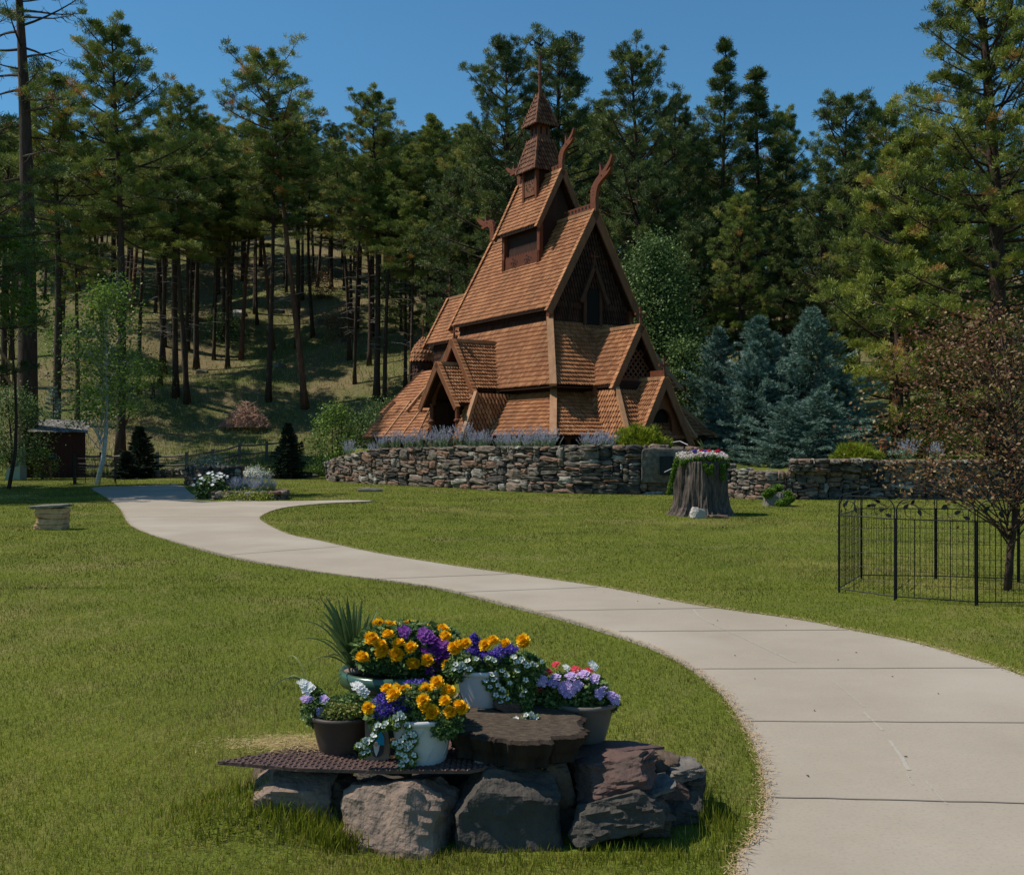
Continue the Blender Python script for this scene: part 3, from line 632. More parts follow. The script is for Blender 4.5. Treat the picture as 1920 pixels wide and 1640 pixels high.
# second turret
tb = MB(); tb.box((0, 0, 12.0), (.86, .86, 1.6)); t2 = tb.build('upper_turret_wall', M['darkwood'], church, off=OFF)
for a in (-1, 1):
    for b_ in (-1, 1):
        pb = MB(); pb.bar((a*.46, b_*.46, 11.0), (a*.46, b_*.46, 12.6), .12, .12, .7); pb.build('turret_post', M['redtrim'], t2, off=OFF)
    bb_ = MB(); bb_.box((a*.48, 0, 11.7), (.04, .72, .62)); o_ = bb_.build('carved_board', M['trim'], t2, off=OFF)
    hol = MB()
    for q in range(14): hol.box((a*.505, RND.uniform(-.3, .3), 11.65+RND.uniform(-.1, .25)), (.012, .04, .05), R=Matrix.Rotation(q, 3, 'X'))
    hol.build('carving', M['black'], o_, off=OFF)
def pyr(name, s0, z0, s1, z1, w=.13, h=.2):
    r = MB(); c = [(-1, -1), (1, -1), (1, 1), (-1, 1)]
    for i in range(4):
        a, b = c[i], c[(i+1) % 4]
        shingles(r, (a[0]*s0, a[1]*s0, z0), (b[0]*s0, b[1]*s0, z0), (b[0]*s1, b[1]*s1, z1), (a[0]*s1, a[1]*s1, z1), w, h, out=((a[0]+b[0])/2, (a[1]+b[1])/2, .3))
    for a in c:
        n_ = int((z1-z0)/.14)
        for q in range(n_):
            f = (q+.5)/n_; s = s0+(s1-s0)*f+.02; r.box((a[0]*s, a[1]*s, z0+(z1-z0)*f), (.1, .1, .15), RND.uniform(.4, 1), taper=.6)
    return r.build(name, M['spire'], church, off=OFF)
pyr('skirt_roof', .68, 12.35, .32, 13.7)
tb = MB(); tb.box((0, 0, 13.9), (.56, .56, .9)); tt = tb.build('belfry_wall', M['redtrim'], church, off=OFF)
sl_ = MB()
for a in (-.14, .14):
    sl_.box((a, -.285, 14.0), (.07, .012, .3)); sl_.box((-.285, a, 14.0), (.012, .07, .3))
sl_.build('belfry_slit', M['black'], tt, off=OFF)
pyr('spire_roof', .5, 14.2, .06, 15.55, .12, .19)
mm = MB(); mm.tube([(0, 0, 15.45), (0, 0, 16.5), (0, 0, 17.2)], [.075, .06, .035], 8, .3)
for z, r_ in ((15.5, .13), (16.35, .085), (17.0, .06)): mm.lathe([(.03, -.06), (r_, -.02), (r_, .04), (.03, .08)], (0, 0, z), 10)
mm.build('spire_mast', M['redtrim'], church, off=OFF)
wv = MB(); wv.tube([(0, 0, 17.2), (0, 0, 17.95)], .014, 6); wv.bar((0, -.09, 17.86), (0, .09, 17.86), .02, .025)
def lathe_flat(mb, pts, th=.03, d=Vector((1, 0, 0))):
    mb.prism([p-d*th/2 for p in pts], d*th)
ru = Vector((math.cos(math.radians(-32.3)), math.sin(math.radians(-32.3)), 0)); dn = Vector((-ru.y, ru.x, 0)); zc = 17.58
ring = [(ru*(-.3+.105*math.cos(t))+Vector((0, 0, zc+.02+.105*math.sin(t)))) for t in np.linspace(-.5, 4.9, 16)]
wv.tube(ring, .03, 6)
lathe_flat(wv, [ru*x+Vector((0, 0, zc+z)) for x, z in [(-.2, 0), (-.1, -.04), (-.05, -.12), (.07, -.13), (.12, -.05), (.16, .0), (.2, .03), (.16, .05), (.1, .03), (.03, -.03), (-.08, .02), (-.18, .06)]], .03, dn)
wv.build('weathercock', M['iron'], church, off=OFF)
# ridge crests and dragon heads
def dragon(v, z, sgn, sc, up, steep):
    d = MB(); u0 = .07*sc
    sp_ = [(0, 0), (0.02, .28), (.02, .6), (.06, .85)]
    neck = [(-.14, -.15), (-.17, .3), (-.16, .7), (-.08, .98), (.06, 1.14), (.22, 1.26), (.36, 1.36), (.38, 1.55), (.40, 1.86), (.48, 1.60), (.52, 1.46), (.72, 1.60), (.92, 1.80), (1.08, 2.05), (1.12, 1.95), (1.02, 1.70), (.86, 1.50), (.74, 1.38), (.90, 1.42), (1.04, 1.52), (1.0, 1.40), (.84, 1.26), (.64, 1.16), (.46, 1.06), (.30, .92), (.20, .70), (.14, .35), (.16, -.15)] if steep else \
           [(-.16, -.15), (-.18, .4), (-.14, .75), (-.02, .98), (.16, 1.08), (.36, 1.06), (.50, 1.10), (.52, 1.38), (.62, 1.12), (.80, 1.10), (1.02, 1.20), (1.30, 1.36), (1.34, 1.28), (1.12, 1.06), (.92, .94), (.78, .90), (.96, .84), (.80, .74), (.60, .78), (.40, .80), (.22, .68), (.15, .40), (.16, -.15)]
    neck = [(a, b*(.86 if steep else .95)) for a, b in neck]; u0 = .075*sc
    pts = [Vector((-u0, v+sgn*a*sc, z+b*sc)) for a, b in neck]
    d.prism(pts, (2*u0, 0, 0), .8)
    for i in range(5): d.box((0, v-sgn*.17*sc, z+(.12+i*.14)*sc), (u0*1.3, .07*sc, .08*sc), .9)
    o = d.build('dragon_head', M['redtrim'], church, off=OFF)
    e = MB(); a_, b_ = (.5, 1.1) if steep else (.42, .92)
    e.tube([(-u0*1.15, v+sgn*a_*sc, z+b_*sc), (u0*1.15, v+sgn*a_*sc, z+b_*sc)], .035*sc, 8)
    for q in (.5, .62, .74): e.tube([(-u0*1.1, v, z+q*sc), (u0*1.1, v, z+q*sc)], .022*sc, 6)
    e.build('carving', M['black'], o, off=OFF)
    return o
dragon(-3.62, 10.25, -1, 1.0, 1, True); dragon(3.62, 10.25, 1, .95, 1, False)
dragon(-1.5, 12.2, -1, .78, 1, True); dragon(1.5, 12.2, 1, .75, 1, False)
for a, b, z, h in ((-3.45, -1.7, 10.2, .22), (1.7, 3.45, 10.2, .22), (-1.4, -.7, 12.18, .18), (.7, 1.4, 12.18, .18)):
    c = MB(); c.bar((0, a, z+h/2+.06), (0, b, z+h/2+.06), .05, h); o = c.build('ridge_crest', M['redtrim'], church, off=OFF)
    h_ = MB(); k = int((b-a)/.2)
    for i in range(k): h_.tube([(-.03, a+(i+.5)*(b-a)/k, z+h/2+.06), (.03, a+(i+.5)*(b-a)/k, z+h/2+.06)], h*.27, 8)
    h_.build('carving', M['black'], o, off=OFF)
# eaves posts carved tips at nave corner
for s in (-1, 1):
    c = MB(); c.bar((s*1.85, -3.4, 5.9), (s*1.85, -3.4, 6.6), .2, .2, .5); c.build('nave_post', M['redtrim'], church, off=OFF)
# ------------------------------------------------------------ stones
def cubegrid(n):
    d = {}; V = []; F = []
    def vid(p):
        k = tuple(round(x*1000) for x in p)
        if k not in d: d[k] = len(V); V.append(p)
        return d[k]
    g = np.linspace(-1, 1, n+1)
    for ax in range(3):
        for s in (-1, 1):
            for i in range(n):
                for j in range(n):
                    q = []
                    for a, b in ((0, 0), (1, 0), (1, 1), (0, 1)):
                        p = [0, 0, 0]; p[ax] = s; p[(ax+1) % 3] = g[i+a]; p[(ax+2) % 3] = g[j+b]; q.append(vid(tuple(p)))
                    F.append(q if s > 0 else q[::-1])
    return np.array(V), np.array(F)
CG = {n: cubegrid(n) for n in (3, 4, 12, 16)}
def rockshape(n, seed, size, p=5., cuts=8, rough=.05, fine=.02):
    V, F = CG[n]; V = V.copy(); rg = np.random.default_rng(seed)
    V = V/(np.abs(V)**p).sum(1, keepdims=True)**(1/p)
    for _ in range(cuts):
        nn = rg.normal(size=3)
        if n > 12 and nn[2] < 0: nn[2] *= -1
        nn /= np.linalg.norm(nn); sup = np.abs(nn).sum()
        dd = rg.uniform(.50, .82)*sup if n > 12 else rg.uniform(.62, .9)*sup; e = np.maximum(0, V@nn-dd); V = V-e[:, None]*nn
    V = V+rg.normal(size=V.shape)*0
    o = rg.uniform(0, 50, 3); sz = np.array(size)/2
    if n > 4:
        m = float(max(size))
        for i in range(len(V)):
            q = V[i]*sz/m*3+o; f = noise.noise(Vector(q)*1.2)*rough*2+abs(noise.noise(Vector((q[0]*1.2, q[1]*1.2, q[2]*6+q[0]*1.5))))*rough*2.6+noise.noise(Vector(q)*7)*fine
            V[i] *= 1+f
    else: V += rg.normal(size=V.shape)*rough
    return V*sz, F
def stonewall(name, label, line, Hs, thick=.34, seed=1, mortar=True, parent=None, big=.0, ztop=None, cell=.05, mat=None, sizes=None, zb=-.05, root=None):
    rg = random.Random(seed); P = [Vector((x, y)) for x, y in line]; cum = [0]
    for i in range(len(P)-1): cum.append(cum[-1]+(P[i+1]-P[i]).length)
    L = cum[-1]; nS = int(L/cell)
    def at(s):
        s = max(0, min(L-1e-4, s)); i = 0
        while cum[i+1] < s: i += 1
        f = (s-cum[i])/(cum[i+1]-cum[i]); d = (P[i+1]-P[i]).normalized(); return P[i].lerp(P[i+1], f), d, Hs[i]+(Hs[i+1]-Hs[i])*f
    nZ = int((max(Hs)-zb)/cell)+1; occ = np.zeros((nS, nZ), bool); mb = MB(); core = MB()
    hh = [int((at((i+.5)*cell)[2]-zb)/cell) for i in range(nS)]
    for j in range(nZ):
        for i in range(nS):
            if occ[i, j] or j >= hh[i]: continue
            w, h = rg.choice(sizes or [(3, 2), (4, 2), (5, 2), (6, 2), (7, 2), (8, 3), (6, 3), (9, 3), (5, 3), (12, 3), (10, 4), (8, 5), (7, 4), (4, 3), (11, 2)])
            h = min(h, max(1, hh[i]-j))
            if hh[i]-j-h == 1: h += 1
            k = 0
            while k < w and i+k < nS and not occ[i+k, j:j+h].any() and j+h <= hh[i+k]+1: k += 1
            k = max(1, k); 
            if i+k == nS-1 and not occ[nS-1, j]: k += 1
            occ[i:i+k, j:j+h] = True
            s = (i+k/2)*cell; p, d, _ = at(s); pr = rg.uniform(-.03, .05); cap = 1.15 if j+h >= hh[i] else 1
            V, F = rockshape(3 if k*h < 14 else 4, rg.randrange(10**6), (k*cell*1.04, thick*cap, h*cell*1.10), p=rg.choice([3, 4, 7]), cuts=6, rough=.075)
            a = rg.uniform(-.13, .13); V = V@np.array(Matrix.Rotation(a, 3, 'Y')).T
            n = Vector((d.y, -d.x)); R2 = np.array([[d.x, -n.x, 0], [d.y, -n.y, 0], [0, 0, 1]])
            c = p+n*pr-n*thick/2
            mb.add(V@R2.T+np.array((c.x, c.y, zb+(j+h/2)*cell)), F, min(1, max(0, rg.gauss(.42, .27))))
    for i in range(len(P)-1):
        d = (P[i+1]-P[i]).normalized(); n = Vector((d.y, -d.x)); a = P[i]-n*.1; b = P[i+1]-n*.1; a2 = a-n*(thick-.14); b2 = b-n*(thick-.14); ha, hb = Hs[i]-.09, Hs[i+1]-.09
        core.add([(a.x, a.y, zb), (b.x, b.y, zb), (b.x, b.y, hb), (a.x, a.y, ha), (a2.x, a2.y, zb), (b2.x, b2.y, zb), (b2.x, b2.y, hb), (a2.x, a2.y, ha)], [(0, 1, 2, 3), (5, 4, 7, 6), (3, 2, 6, 7), (0, 3, 7, 4), (1, 5, 6, 2)])
    c0 = P[0]; r = root or thing(name, label, 'wall', (c0.x, c0.y, 0))
    off = (r.location.x, r.location.y, r.location.z)
    mb.build('stonework', mat or M['stone'], r, off=off); core.build('wall_core', M['mortar'], r, off=off)
    return r
stonewall('stone_wall', 'long curved dry stone wall holding up the church terrace', WALL_L, [.75, .82, 1.0, 1.38, 1.46, 1.5, 1.52, 1.53, 1.53, 1.52, 1.5, 1.25, .9], seed=4, cell=.045, sizes=[(7, 1), (11, 1), (9, 2), (8, 2), (12, 2), (16, 2), (10, 3), (14, 3), (18, 3), (20, 3), (15, 4), (12, 5), (20, 7), (11, 4), (19, 2), (15, 1), (5, 2), (13, 6), (17, 5), (22, 4), (16, 8)])
stonewall('stone_wall', 'lower shaded stone wall running right behind the wire pen', WALL_R, [.86, .84, .82, 1.14, 1.14, 1.12, 1.1], seed=8)
stonewall('stone_wall', 'raised stone end of the low wall below the blue spruces', [wl(1484, 27.95), wl(1560, 27.85), wl(1640, 28.0)], [1.17, 1.17, 1.17], seed=18, zb=.8, thick=.5)
# plaque and slab behind it
sb = thing('plaque_stone', 'large grey slab with a dark plaque set in the right end of the curved wall', 'plaque', (ray(1245, 862, 30.9).x, 30.86, .35))
V, F = rockshape(12, 5, (1.35, .26, 1.05), p=14, cuts=5, rough=.02); m = MB(); m.add(V+np.array((0, .1, .55)), F, .3); m.build('slab', M['stone'], sb)
m = MB(); m.box((.05, -.13, .55), (.42, .05, .58)); m.build('plaque', M['iron'], sb)
m = MB()
for i in range(9): m.box((.05+RND.uniform(-.02, .02), -.158, .78-i*.055), (RND.uniform(.2, .32), .004, .012))
m.build('lettering', ramp_mat('plaque_lettering', [(.03, .03, .033)], .5), sb)
# raised beds beside the path
def bed(name, label, line, H, seed, sizes=None):
    c = Vector(line[0]); r = thing(name, label, 'garden bed', (c.x, c.y, 0))
    stonewall('x', '', line, [H]*len(line), thick=.22, seed=seed, root=r, sizes=sizes or [(3, 2), (4, 2), (5, 3), (6, 2), (7, 3), (4, 3)])
    q = MB(); cx = sum(p[0] for p in line)/len(line); cy = sum(p[1] for p in line)/len(line)
    q.poly([(cx+(x-cx)*.93, cy+(y-cy)*.93+.03, H-.07) for x, y in line]); q.build('soil', ramp_mat('soil', [(.03, .02, .013)], .95), r, off=(c.x, c.y, 0)); return r
def gp(px, Y): return ((px-960)/FPX*Y, Y)
bed('stone_bed', 'low curved stone flower bed beside the path fork', [gp(385, 29.2), gp(372, 28.4), gp(400, 27.9), gp(470, 27.6), gp(533, 27.9), gp(540, 29.2), gp(470, 30), gp(385, 29.2)], .3, 31)
bed('stone_bed', 'darker stacked stone bed behind the daisies', [gp(345, 37.2), gp(385, 36.6), gp(452, 36.8), gp(455, 38), gp(400, 38.6), gp(345, 37.2)], .75, 32)
stonewall('stone_edging', 'low broken line of edging stones in front of the rail fence', [gp(225, 45.6), gp(300, 45.2), gp(352, 45), gp(395, 44.6)], [.35, .4, .5, .3], seed=33, thick=.4)
stonewall('stone_edging', 'flat pale edging stones between the small dark fir and the bed', [gp(455, 45), gp(510, 45), gp(600, 46)], [.2, .18, .15], seed=34, thick=.4)

# ------------------------------------------------------------ planter rocks
def rmat(name, a, b, c, bump=1, sc=7): return ramp_mat(name, [a, b], .85, sc, .8, dark=c, bump=bump, bscale=26, detail=8)
RM = dict(tan=rmat('tan_pink_rock', (.25, .17, .125), (.33, .235, .17), (.13, .10, .085)), dark=rmat('dark_grey_rock', (.075, .064, .052), (.10, .085, .07), (.03, .027, .024)),
          red=rmat('rusty_layered_rock', (.11, .06, .048), (.16, .09, .068), (.06, .045, .04)), grey=rmat('grey_layered_rock', (.15, .13, .11), (.22, .2, .17), (.07, .06, .055)),
          orange=rmat('orange_rock', (.36, .15, .08), (.40, .2, .12), (.22, .1, .06)), white=rmat('pale_quartz', (.42, .38, .33), (.5, .46, .42), (.3, .26, .22)), brown=rmat('brown_log_rock', (.11, .075, .05), (.16, .11, .07), (.05, .035, .025)))
def rock(label, px, py, Y, size, rot, mat, seed, z=None, p=10, cuts=9, rough=.05, name='rock', n=16, grp='rocks propping the flower platform', cat='rock'):
    c = ray(px, py, Y); V, F = rockshape(n, seed, size, p=p, cuts=cuts, rough=rough)
    R3 = Matrix.Rotation(rot[2], 3, 'Z')@Matrix.Rotation(rot[1], 3, 'Y')@Matrix.Rotation(rot[0], 3, 'X'); V = V@np.array(R3).T
    m = MB(); m.add(V, F, RND.uniform(0, 1)); o = m.build(name, RM[mat], smooth=False); o.location = c
    if z is not None: o.location.z = z
    try: o.data.polygons.foreach_set('use_smooth', [True]*len(o.data.polygons)); o.data.set_sharp_from_angle(angle=math.radians(20))
    except Exception: pass
    return tag(o, label, cat, grp)
rock('big tan and pink boulder at the front left of the planter', 754, 1522, 4.06, (.385, .28, .34), (-.32, .06, -.38), 'tan', 3, cuts=7, rough=.06, p=14)
rock('largest dark squarish boulder at the front of the planter', 948, 1518, 4.09, (.42, .30, .35), (-.1, -.05, .08), 'dark', 6, p=12, cuts=9, rough=.05)
rock('pale tan slab half sunk in grass at the planter left end', 552, 1482, 4.14, (.31, .22, .17), (0, .12, .1), 'tan', 9)
rock('brown flat rock wedged left of the big tan boulder', 634, 1486, 4.2, (.17, .2, .14), (0, .1, 0), 'brown', 10)
rock('small grey layered stone lying in the grass left of the planter', 612, 1533, 4.1, (.19, .13, .075), (0, .2, .2), 'grey', 12, rough=.09)
rock('upright slim brown rock right of the largest dark boulder', 1047, 1462, 4.14, (.12, .12, .24), (0, -.2, 0), 'brown', 14, p=3)
rock('rusty red layered slab tilted up at the planter right side', 1152, 1446, 4.14, (.32, .24, .13), (0, -.28, -.1), 'red', 15, rough=.08)
rock('dark layered slab leaning at the lower right of the planter', 1160, 1512, 4.08, (.37, .26, .19), (-.2, -.22, -.1), 'dark', 17, rough=.09)
rock('thin grey slab wedged between the two right hand layered slabs', 1190, 1480, 4.16, (.30, .2, .035), (0, -.25, .1), 'grey', 28, rough=.06)
rock('thin dark slab beneath the flat stone at the far right', 1275, 1456, 4.38, (.17, .16, .03), (0, .05, .3), 'dark', 29, rough=.06)
rock('small brown stone at the base below the leaning dark slab', 1225, 1545, 4.1, (.12, .1, .07), (0, .1, .2), 'brown', 30)
rock('thin rusty slab just under the right platform edge', 1120, 1424, 4.2, (.16, .15, .03), (0, -.15, 0), 'red', 36, rough=.06)
rock('angular brown rock under the platform right tip', 1246, 1425, 4.4, (.14, .16, .09), (0, .15, 0), 'brown', 18)
rock('flat grey layered stone at the far right of the planter', 1268, 1441, 4.36, (.19, .18, .05), (0, -.15, .2), 'grey', 19, rough=.1)
rock('reddish brown stone stacked under the far right flat stone', 1254, 1470, 4.3, (.15, .18, .08), (0, .1, 0), 'red', 20)
rock('dark stone on the grass at the planter right corner', 1262, 1506, 4.3, (.19, .2, .13), (0, 0, .2), 'dark', 22)
rock('nearly black upright stone at the right edge of the planter', 1296, 1474, 4.42, (.08, .2, .17), (0, .3, 0), 'dark', 23)
rock('small brown wedge rock at the foot of the dark boulder', 880, 1562, 4.02, (.08, .09, .1), (0, .5, 0), 'brown', 24)
rock('dark filler stone in the gap below the upright brown rock', 1070, 1520, 4.25, (.22, .25, .2), (0, .2, 0), 'dark', 25)
rock('dark filler stone under the platform behind the boulders', 900, 1480, 4.4, (.6, .3, .2), (0, 0, 0), 'dark', 26)
rock('dark filler stone behind the gap left of the big tan boulder', 690, 1492, 4.36, (.3, .25, .24), (0, 0, 0), 'dark', 37)
rock('dark filler stone behind the upright brown rock', 1085, 1470, 4.4, (.28, .2, .26), (0, 0, 0), 'dark', 38)
rock('brown filler stone beneath the left end of the platform', 560, 1462, 4.36, (.5, .25, .2), (0, 0, 0), 'brown', 27)
# rusty tread plates
pl = MB(); zt = .283
def gz(px, py, z=zt): Y = (CAMZ-z)*FPX/(py-HOR); return ((px-960)/FPX*Y, Y, z)
A = [gz(408, 1433), gz(560, 1446), gz(700, 1450), gz(880, 1450), gz(1050, 1416), gz(1080, 1390), gz(900, 1388), gz(700, 1392), gz(560, 1402), gz(480, 1421)]
pl.prism(A, (0, 0, .014)); rust = ramp_mat('rusty_steel', [(.10, .055, .045), (.15, .09, .075)], .6, 10, .6, dark=(.05, .03, .028), bump=.4, bscale=60, metal=.3, spec=.5)
plate = thing('tread_plate', 'rusty patterned steel plate forming the planter platform left of the stump', 'metal plate', (0, 0, 0)); pl.build('plate', rust, plate)
def lugs(poly, zz, parent):
    lg = MB(); xs = [a[0] for a in poly]; ys = [a[1] for a in poly]; X, Y = np.meshgrid(np.arange(min(xs), max(xs), .022), np.arange(min(ys), max(ys), .022)); ok = in_poly(X, Y, [(a[0], a[1]) for a in poly])
    for i in range(X.shape[0]):
        for j in range(X.shape[1]):
            if ok[i, j]: lg.box((X[i, j], Y[i, j], zz+.0025), (.020, .006, .005), RND.random(), R=Matrix.Rotation(.7 if (i+j) % 2 else -.7, 3, 'Z'), taper=.6)
    tag(lg.build('tread_pattern', rust, parent), kind='stuff')
lugs(A, zt+.014, plate)
plate2 = thing('tread_plate', 'rusty patterned steel plate on the right side under the dark pot', 'metal plate', (0, 0, 0))
B2 = [gz(1040, 1428, .27), gz(1100, 1420, .275), gz(1246, 1400, .3), gz(1180, 1386, .3), gz(1040, 1390, .27)]
q = MB(); q.prism([(x, y, .268+.05*max(0, x-.2)) for x, y, z in B2], (0, 0, .012)); q.build('plate', rust, plate2)
# stump slab on the platform
def bark_stump(name, label, c, prof, seg, seed, topz, ridge=.05, mat='bark', freq=9, topmat=None, squash=(1, 1), rot=0, hollow=0):
    r = thing(name, label, 'tree stump', c, rot); m = MB(); V = []; n = len(prof)
    for i, (rr, z) in enumerate(prof):
        for k in range(seg):
            t = 2*math.pi*k/seg; a = noise.noise(Vector((math.cos(t)*freq*.35, math.sin(t)*freq*.35, z*.6+seed)))
            b = abs(noise.noise(Vector((math.cos(t)*freq, math.sin(t)*freq, z*1.1+seed*2))))
            cfine = noise.noise(Vector((math.cos(t)*freq*3, math.sin(t)*freq*3, z*7+seed)))
            q = rr*(1+ridge*2*a-ridge*1.5*(b)+ridge*.35*cfine)
            V.append((q*math.cos(t)*squash[0], q*math.sin(t)*squash[1], z))
    F = [(i*seg+k, i*seg+(k+1) % seg, (i+1)*seg+(k+1) % seg, (i+1)*seg+k) for i in range(n-1) for k in range(seg)]
    m.add(V, F, .5); m.build('bark', M[mat], r, smooth=False)
    tp = MB(); tp.add([V[(n-1)*seg+k] for k in range(seg)], [tuple(range(seg))]); tp.build('cut_top', topmat or M['rail'], r)
    return r
topwood = ramp_mat('weathered_cut_wood', [(.17, .13, .09), (.25, .19, .13)], .9, 14, .7, dark=(.07, .05, .035), bump=.7, bscale=30, stretch=(1, 4, 1))
M['stumpdark'] = ramp_mat('dark_stump_bark', [(.020, .014, .010), (.045, .028, .018)], .95, 9, .7, bump=1, bscale=20, stretch=(1, 1, .3))  # bark in very dark brown with mottled noise
M['stumptop'] = ramp_mat('dark_weathered_wood', [(.10, .072, .048), (.15, .11, .075)], .95, 22, .9, dark=(.02, .015, .011), bump=1, bscale=26, stretch=(1, 4, 1), detail=8)
sc_ = gz(962, 1358, .41)
st = bark_stump('tree_stump', 'dark weathered stump slab on the platform carrying a white pot', (sc_[0]+.01, sc_[1], .29), [(.20, 0), (.25, .02), (.245, .05), (.265, .08), (.275, .11), (.285, .128), (.262, .138)], 220, 5, .12, .10, 'stumpdark', freq=8, topmat=M['stumptop'], squash=(1.04, .88))
st.rotation_euler = (.10, .03, 0); st.location.z = .30
# ------------------------------------------------------------ vegetation builders
def tuft_arr(P, D, n, L, w, rg, spread=.9, wide=True, rn=None, jit=.25):
    N = len(P); D = D/np.maximum(1e-6, np.linalg.norm(D, axis=1, keepdims=True))
    d = D[:, None, :]+rg.normal(size=(N, n, 3))*spread; d /= np.linalg.norm(d, axis=2, keepdims=True)
    s = np.cross(d, rg.normal(size=(N, n, 3))); s /= np.maximum(1e-6, np.linalg.norm(s, axis=2, keepdims=True))
    ln = L*rg.uniform(.6, 1.15, (N, n, 1)); b = P[:, None, :]+rg.normal(size=(N, n, 3))*L*.08; tip = b+d*ln
    if wide: V = np.stack([b, tip+s*w, tip-s*w], 2)
    else: V = np.stack([b-s*w, b+s*w, tip], 2)
    r = rg.uniform(.1, .75, N) if rn is None else rn
    A = np.clip(r[:, None]+rg.normal(size=(N, n))*.08, 0, 1)
    return V.reshape(-1, 3), np.repeat(A.ravel(), 3)
def leaf_arr(P, size, rg, up=.3, rn=None):
    N = len(P); d = rg.normal(size=(N, 3)); d[:, 2] = d[:, 2]*.6-.2; d /= np.linalg.norm(d, axis=1, keepdims=True)
    s = np.cross(d, rg.normal(size=(N, 3))); s /= np.maximum(1e-6, np.linalg.norm(s, axis=1, keepdims=True))
    L = size*rg.uniform(.6, 1.3, (N, 1)); a = P; c = P+d*L; m = P+d*L*.45; wv = s*L*.32
    V = np.stack([a, m+wv, c, m-wv], 1).reshape(-1, 3)
    r = rg.uniform(.05, .95, N) if rn is None else rn
    return V, np.repeat(r, 4)
def addtri(mb, V, A): mb.add(V, np.arange(len(V)).reshape(-1, 3), A)
def addquad(mb, V, A): mb.add(V, np.arange(len(V)).reshape(-1, 4), A)

def trunk_curve(H, lean=(0, 0), wob=.25, seed=0):
    rg = random.Random(seed); a, b = rg.uniform(0, 6), rg.uniform(0, 6)
    def c(t): return Vector((lean[0]*t**1.4*H+wob*math.sin(t*3.3+a)*t, lean[1]*t*H+wob*math.sin(t*2.9+b)*t, H*t))
    return c
def pine_tree(name, H, cb, rmax, nb, tl=.3, nn=12, r0=.2, lean=(0, 0), wob=.3, seed=0, mat='needle', bark='bark', shape='round', cl=6, tpc=5, dead=10, nw=.0125, upsweep=.5, brown=.012, cspread=.13, topt=None, sparse=None, taper_top=.35):
    rg = np.random.default_rng(seed); rd = random.Random(seed)
    root = thing(name, 'pine', 'pine tree'); c = trunk_curve(H, lean, wob, seed)
    tk = MB(); ts = np.linspace(0, 1, 14)
    tk.tube([c(t) for t in ts], [r0*(1-t*.93)**.75*(1.35 if t == 0 else 1) for t in ts], 9)
    P = []; D = []; R = []
    for i in range(nb):
        f = (i+rd.uniform(0, .9))/nb; t = cb+(1-cb)*f**.92; az = i*2.39996+rd.uniform(-.5, .5)
        if shape == 'round': prof = (1-f)**.48*(.62+.38*min(1, f/.3))+.12
        elif shape == 'cone': prof = (1-f)**.85+.1
        elif shape == 'flat': prof = (1-f)**.4*(.45+.55*min(1, f/.5))+.12
        else: prof = (1-f)**.7*(.5+.5*math.sin(min(1, f*1.4)*math.pi*.5))+.12
        L = rmax*prof*rd.uniform(.55, 1.2)*(1+.22*math.sin(az*2+f*9)); el = (-.25+.95*f+rd.uniform(-.18, .18))
        if sparse and rd.random() < sparse: continue
        p0 = c(t); dir_ = Vector((math.cos(az)*math.cos(el), math.sin(az)*math.cos(el), math.sin(el)))
        n = 6; pts = [p0]; dd = dir_.copy(); kink = Vector((rd.uniform(-.3, .3), rd.uniform(-.3, .3), 0))
        for q in range(n):
            dd = (dd+Vector((0, 0, upsweep*.16))+kink*.1*math.sin(q)).normalized(); pts.append(pts[-1]+dd*L/n)
        rb = .018+.012*L; tk.tube(pts, [rb*(1-.8*q/n) for q in range(n+1)], 4)
        k = max(2, int(cl*(.35+.65*prof)))
        base_r = rd.uniform(.15, .65)
        for q in range(k):
            s = .38+.62*(q+rd.random()*.6)/k; s = min(1, s); x = s*n; a = int(min(n-1, x)); pp = pts[a].lerp(pts[a+1], x-a)
            side = dd.cross(Vector((0, 0, 1))); side = side.normalized() if side.length > .01 else Vector((1, 0, 0))
            sgn = 1 if q % 2 else -1; tw = pp+(side*sgn*rd.uniform(.1, .42)*L*(1.15-s)+dd*.1*L*rd.random()+Vector((0, 0, rd.uniform(-.02, .22)*min(1.2, L*.5))))
            if s > .93: tw = pts[-1]
            if (tw-pp).length > .25: tk.tube([pp, pp.lerp(tw, .5)+Vector((0, 0, -.04)), tw], [.016, .013, .007], 3, cap=False)
            br = rd.random() < brown; rr = 1.0 if br else base_r+rd.uniform(-.24, .24)
            for _ in range(tpc):
                P.append(np.array(tw)+rg.normal(size=3)*np.array((cspread, cspread, cspread*.55))*(.5+.5*L/rmax)); dv = (tw-pp); D.append(np.array(dv.normalized() if dv.length > .01 else dd)*.5+np.array((0, 0, .75))+rg.normal(size=3)*.35); R.append(min(1, max(0, rr+rd.uniform(-.08, .08))))
    for q in range(6): P.append(np.array(c(1))+rg.normal(size=3)*.12); D.append(np.array((0, 0, 1.))); R.append(.5)
    for i in range(dead):
        t = cb*rd.uniform(.35, 1); az = rd.uniform(0, 6.28); L = rd.uniform(.4, 1.6); p = c(t); e = p+Vector((math.cos(az)*L, math.sin(az)*L, rd.uniform(-.3, .25)*L)); mid = p.lerp(e, .5)+Vector((0, 0, .1))
        tk.tube([p, mid, e], [.03, .018, .007], 4, 1.0, 1)
        tk.tube([mid, mid+Vector((rd.uniform(-.4, .4), rd.uniform(-.4, .4), rd.uniform(-.1, .3)))], [.012, .005], 3, 1.0, 1)
    tk.build('trunk', [M[bark], M['deadwood']], root, smooth=True)
    V, A = tuft_arr(np.array(P), np.array(D), nn, tl, nw, rg, .62, True, np.array(R)); cm_ = MB(); addtri(cm_, V, A); cm_.build('crown', M[mat], root)
    return root
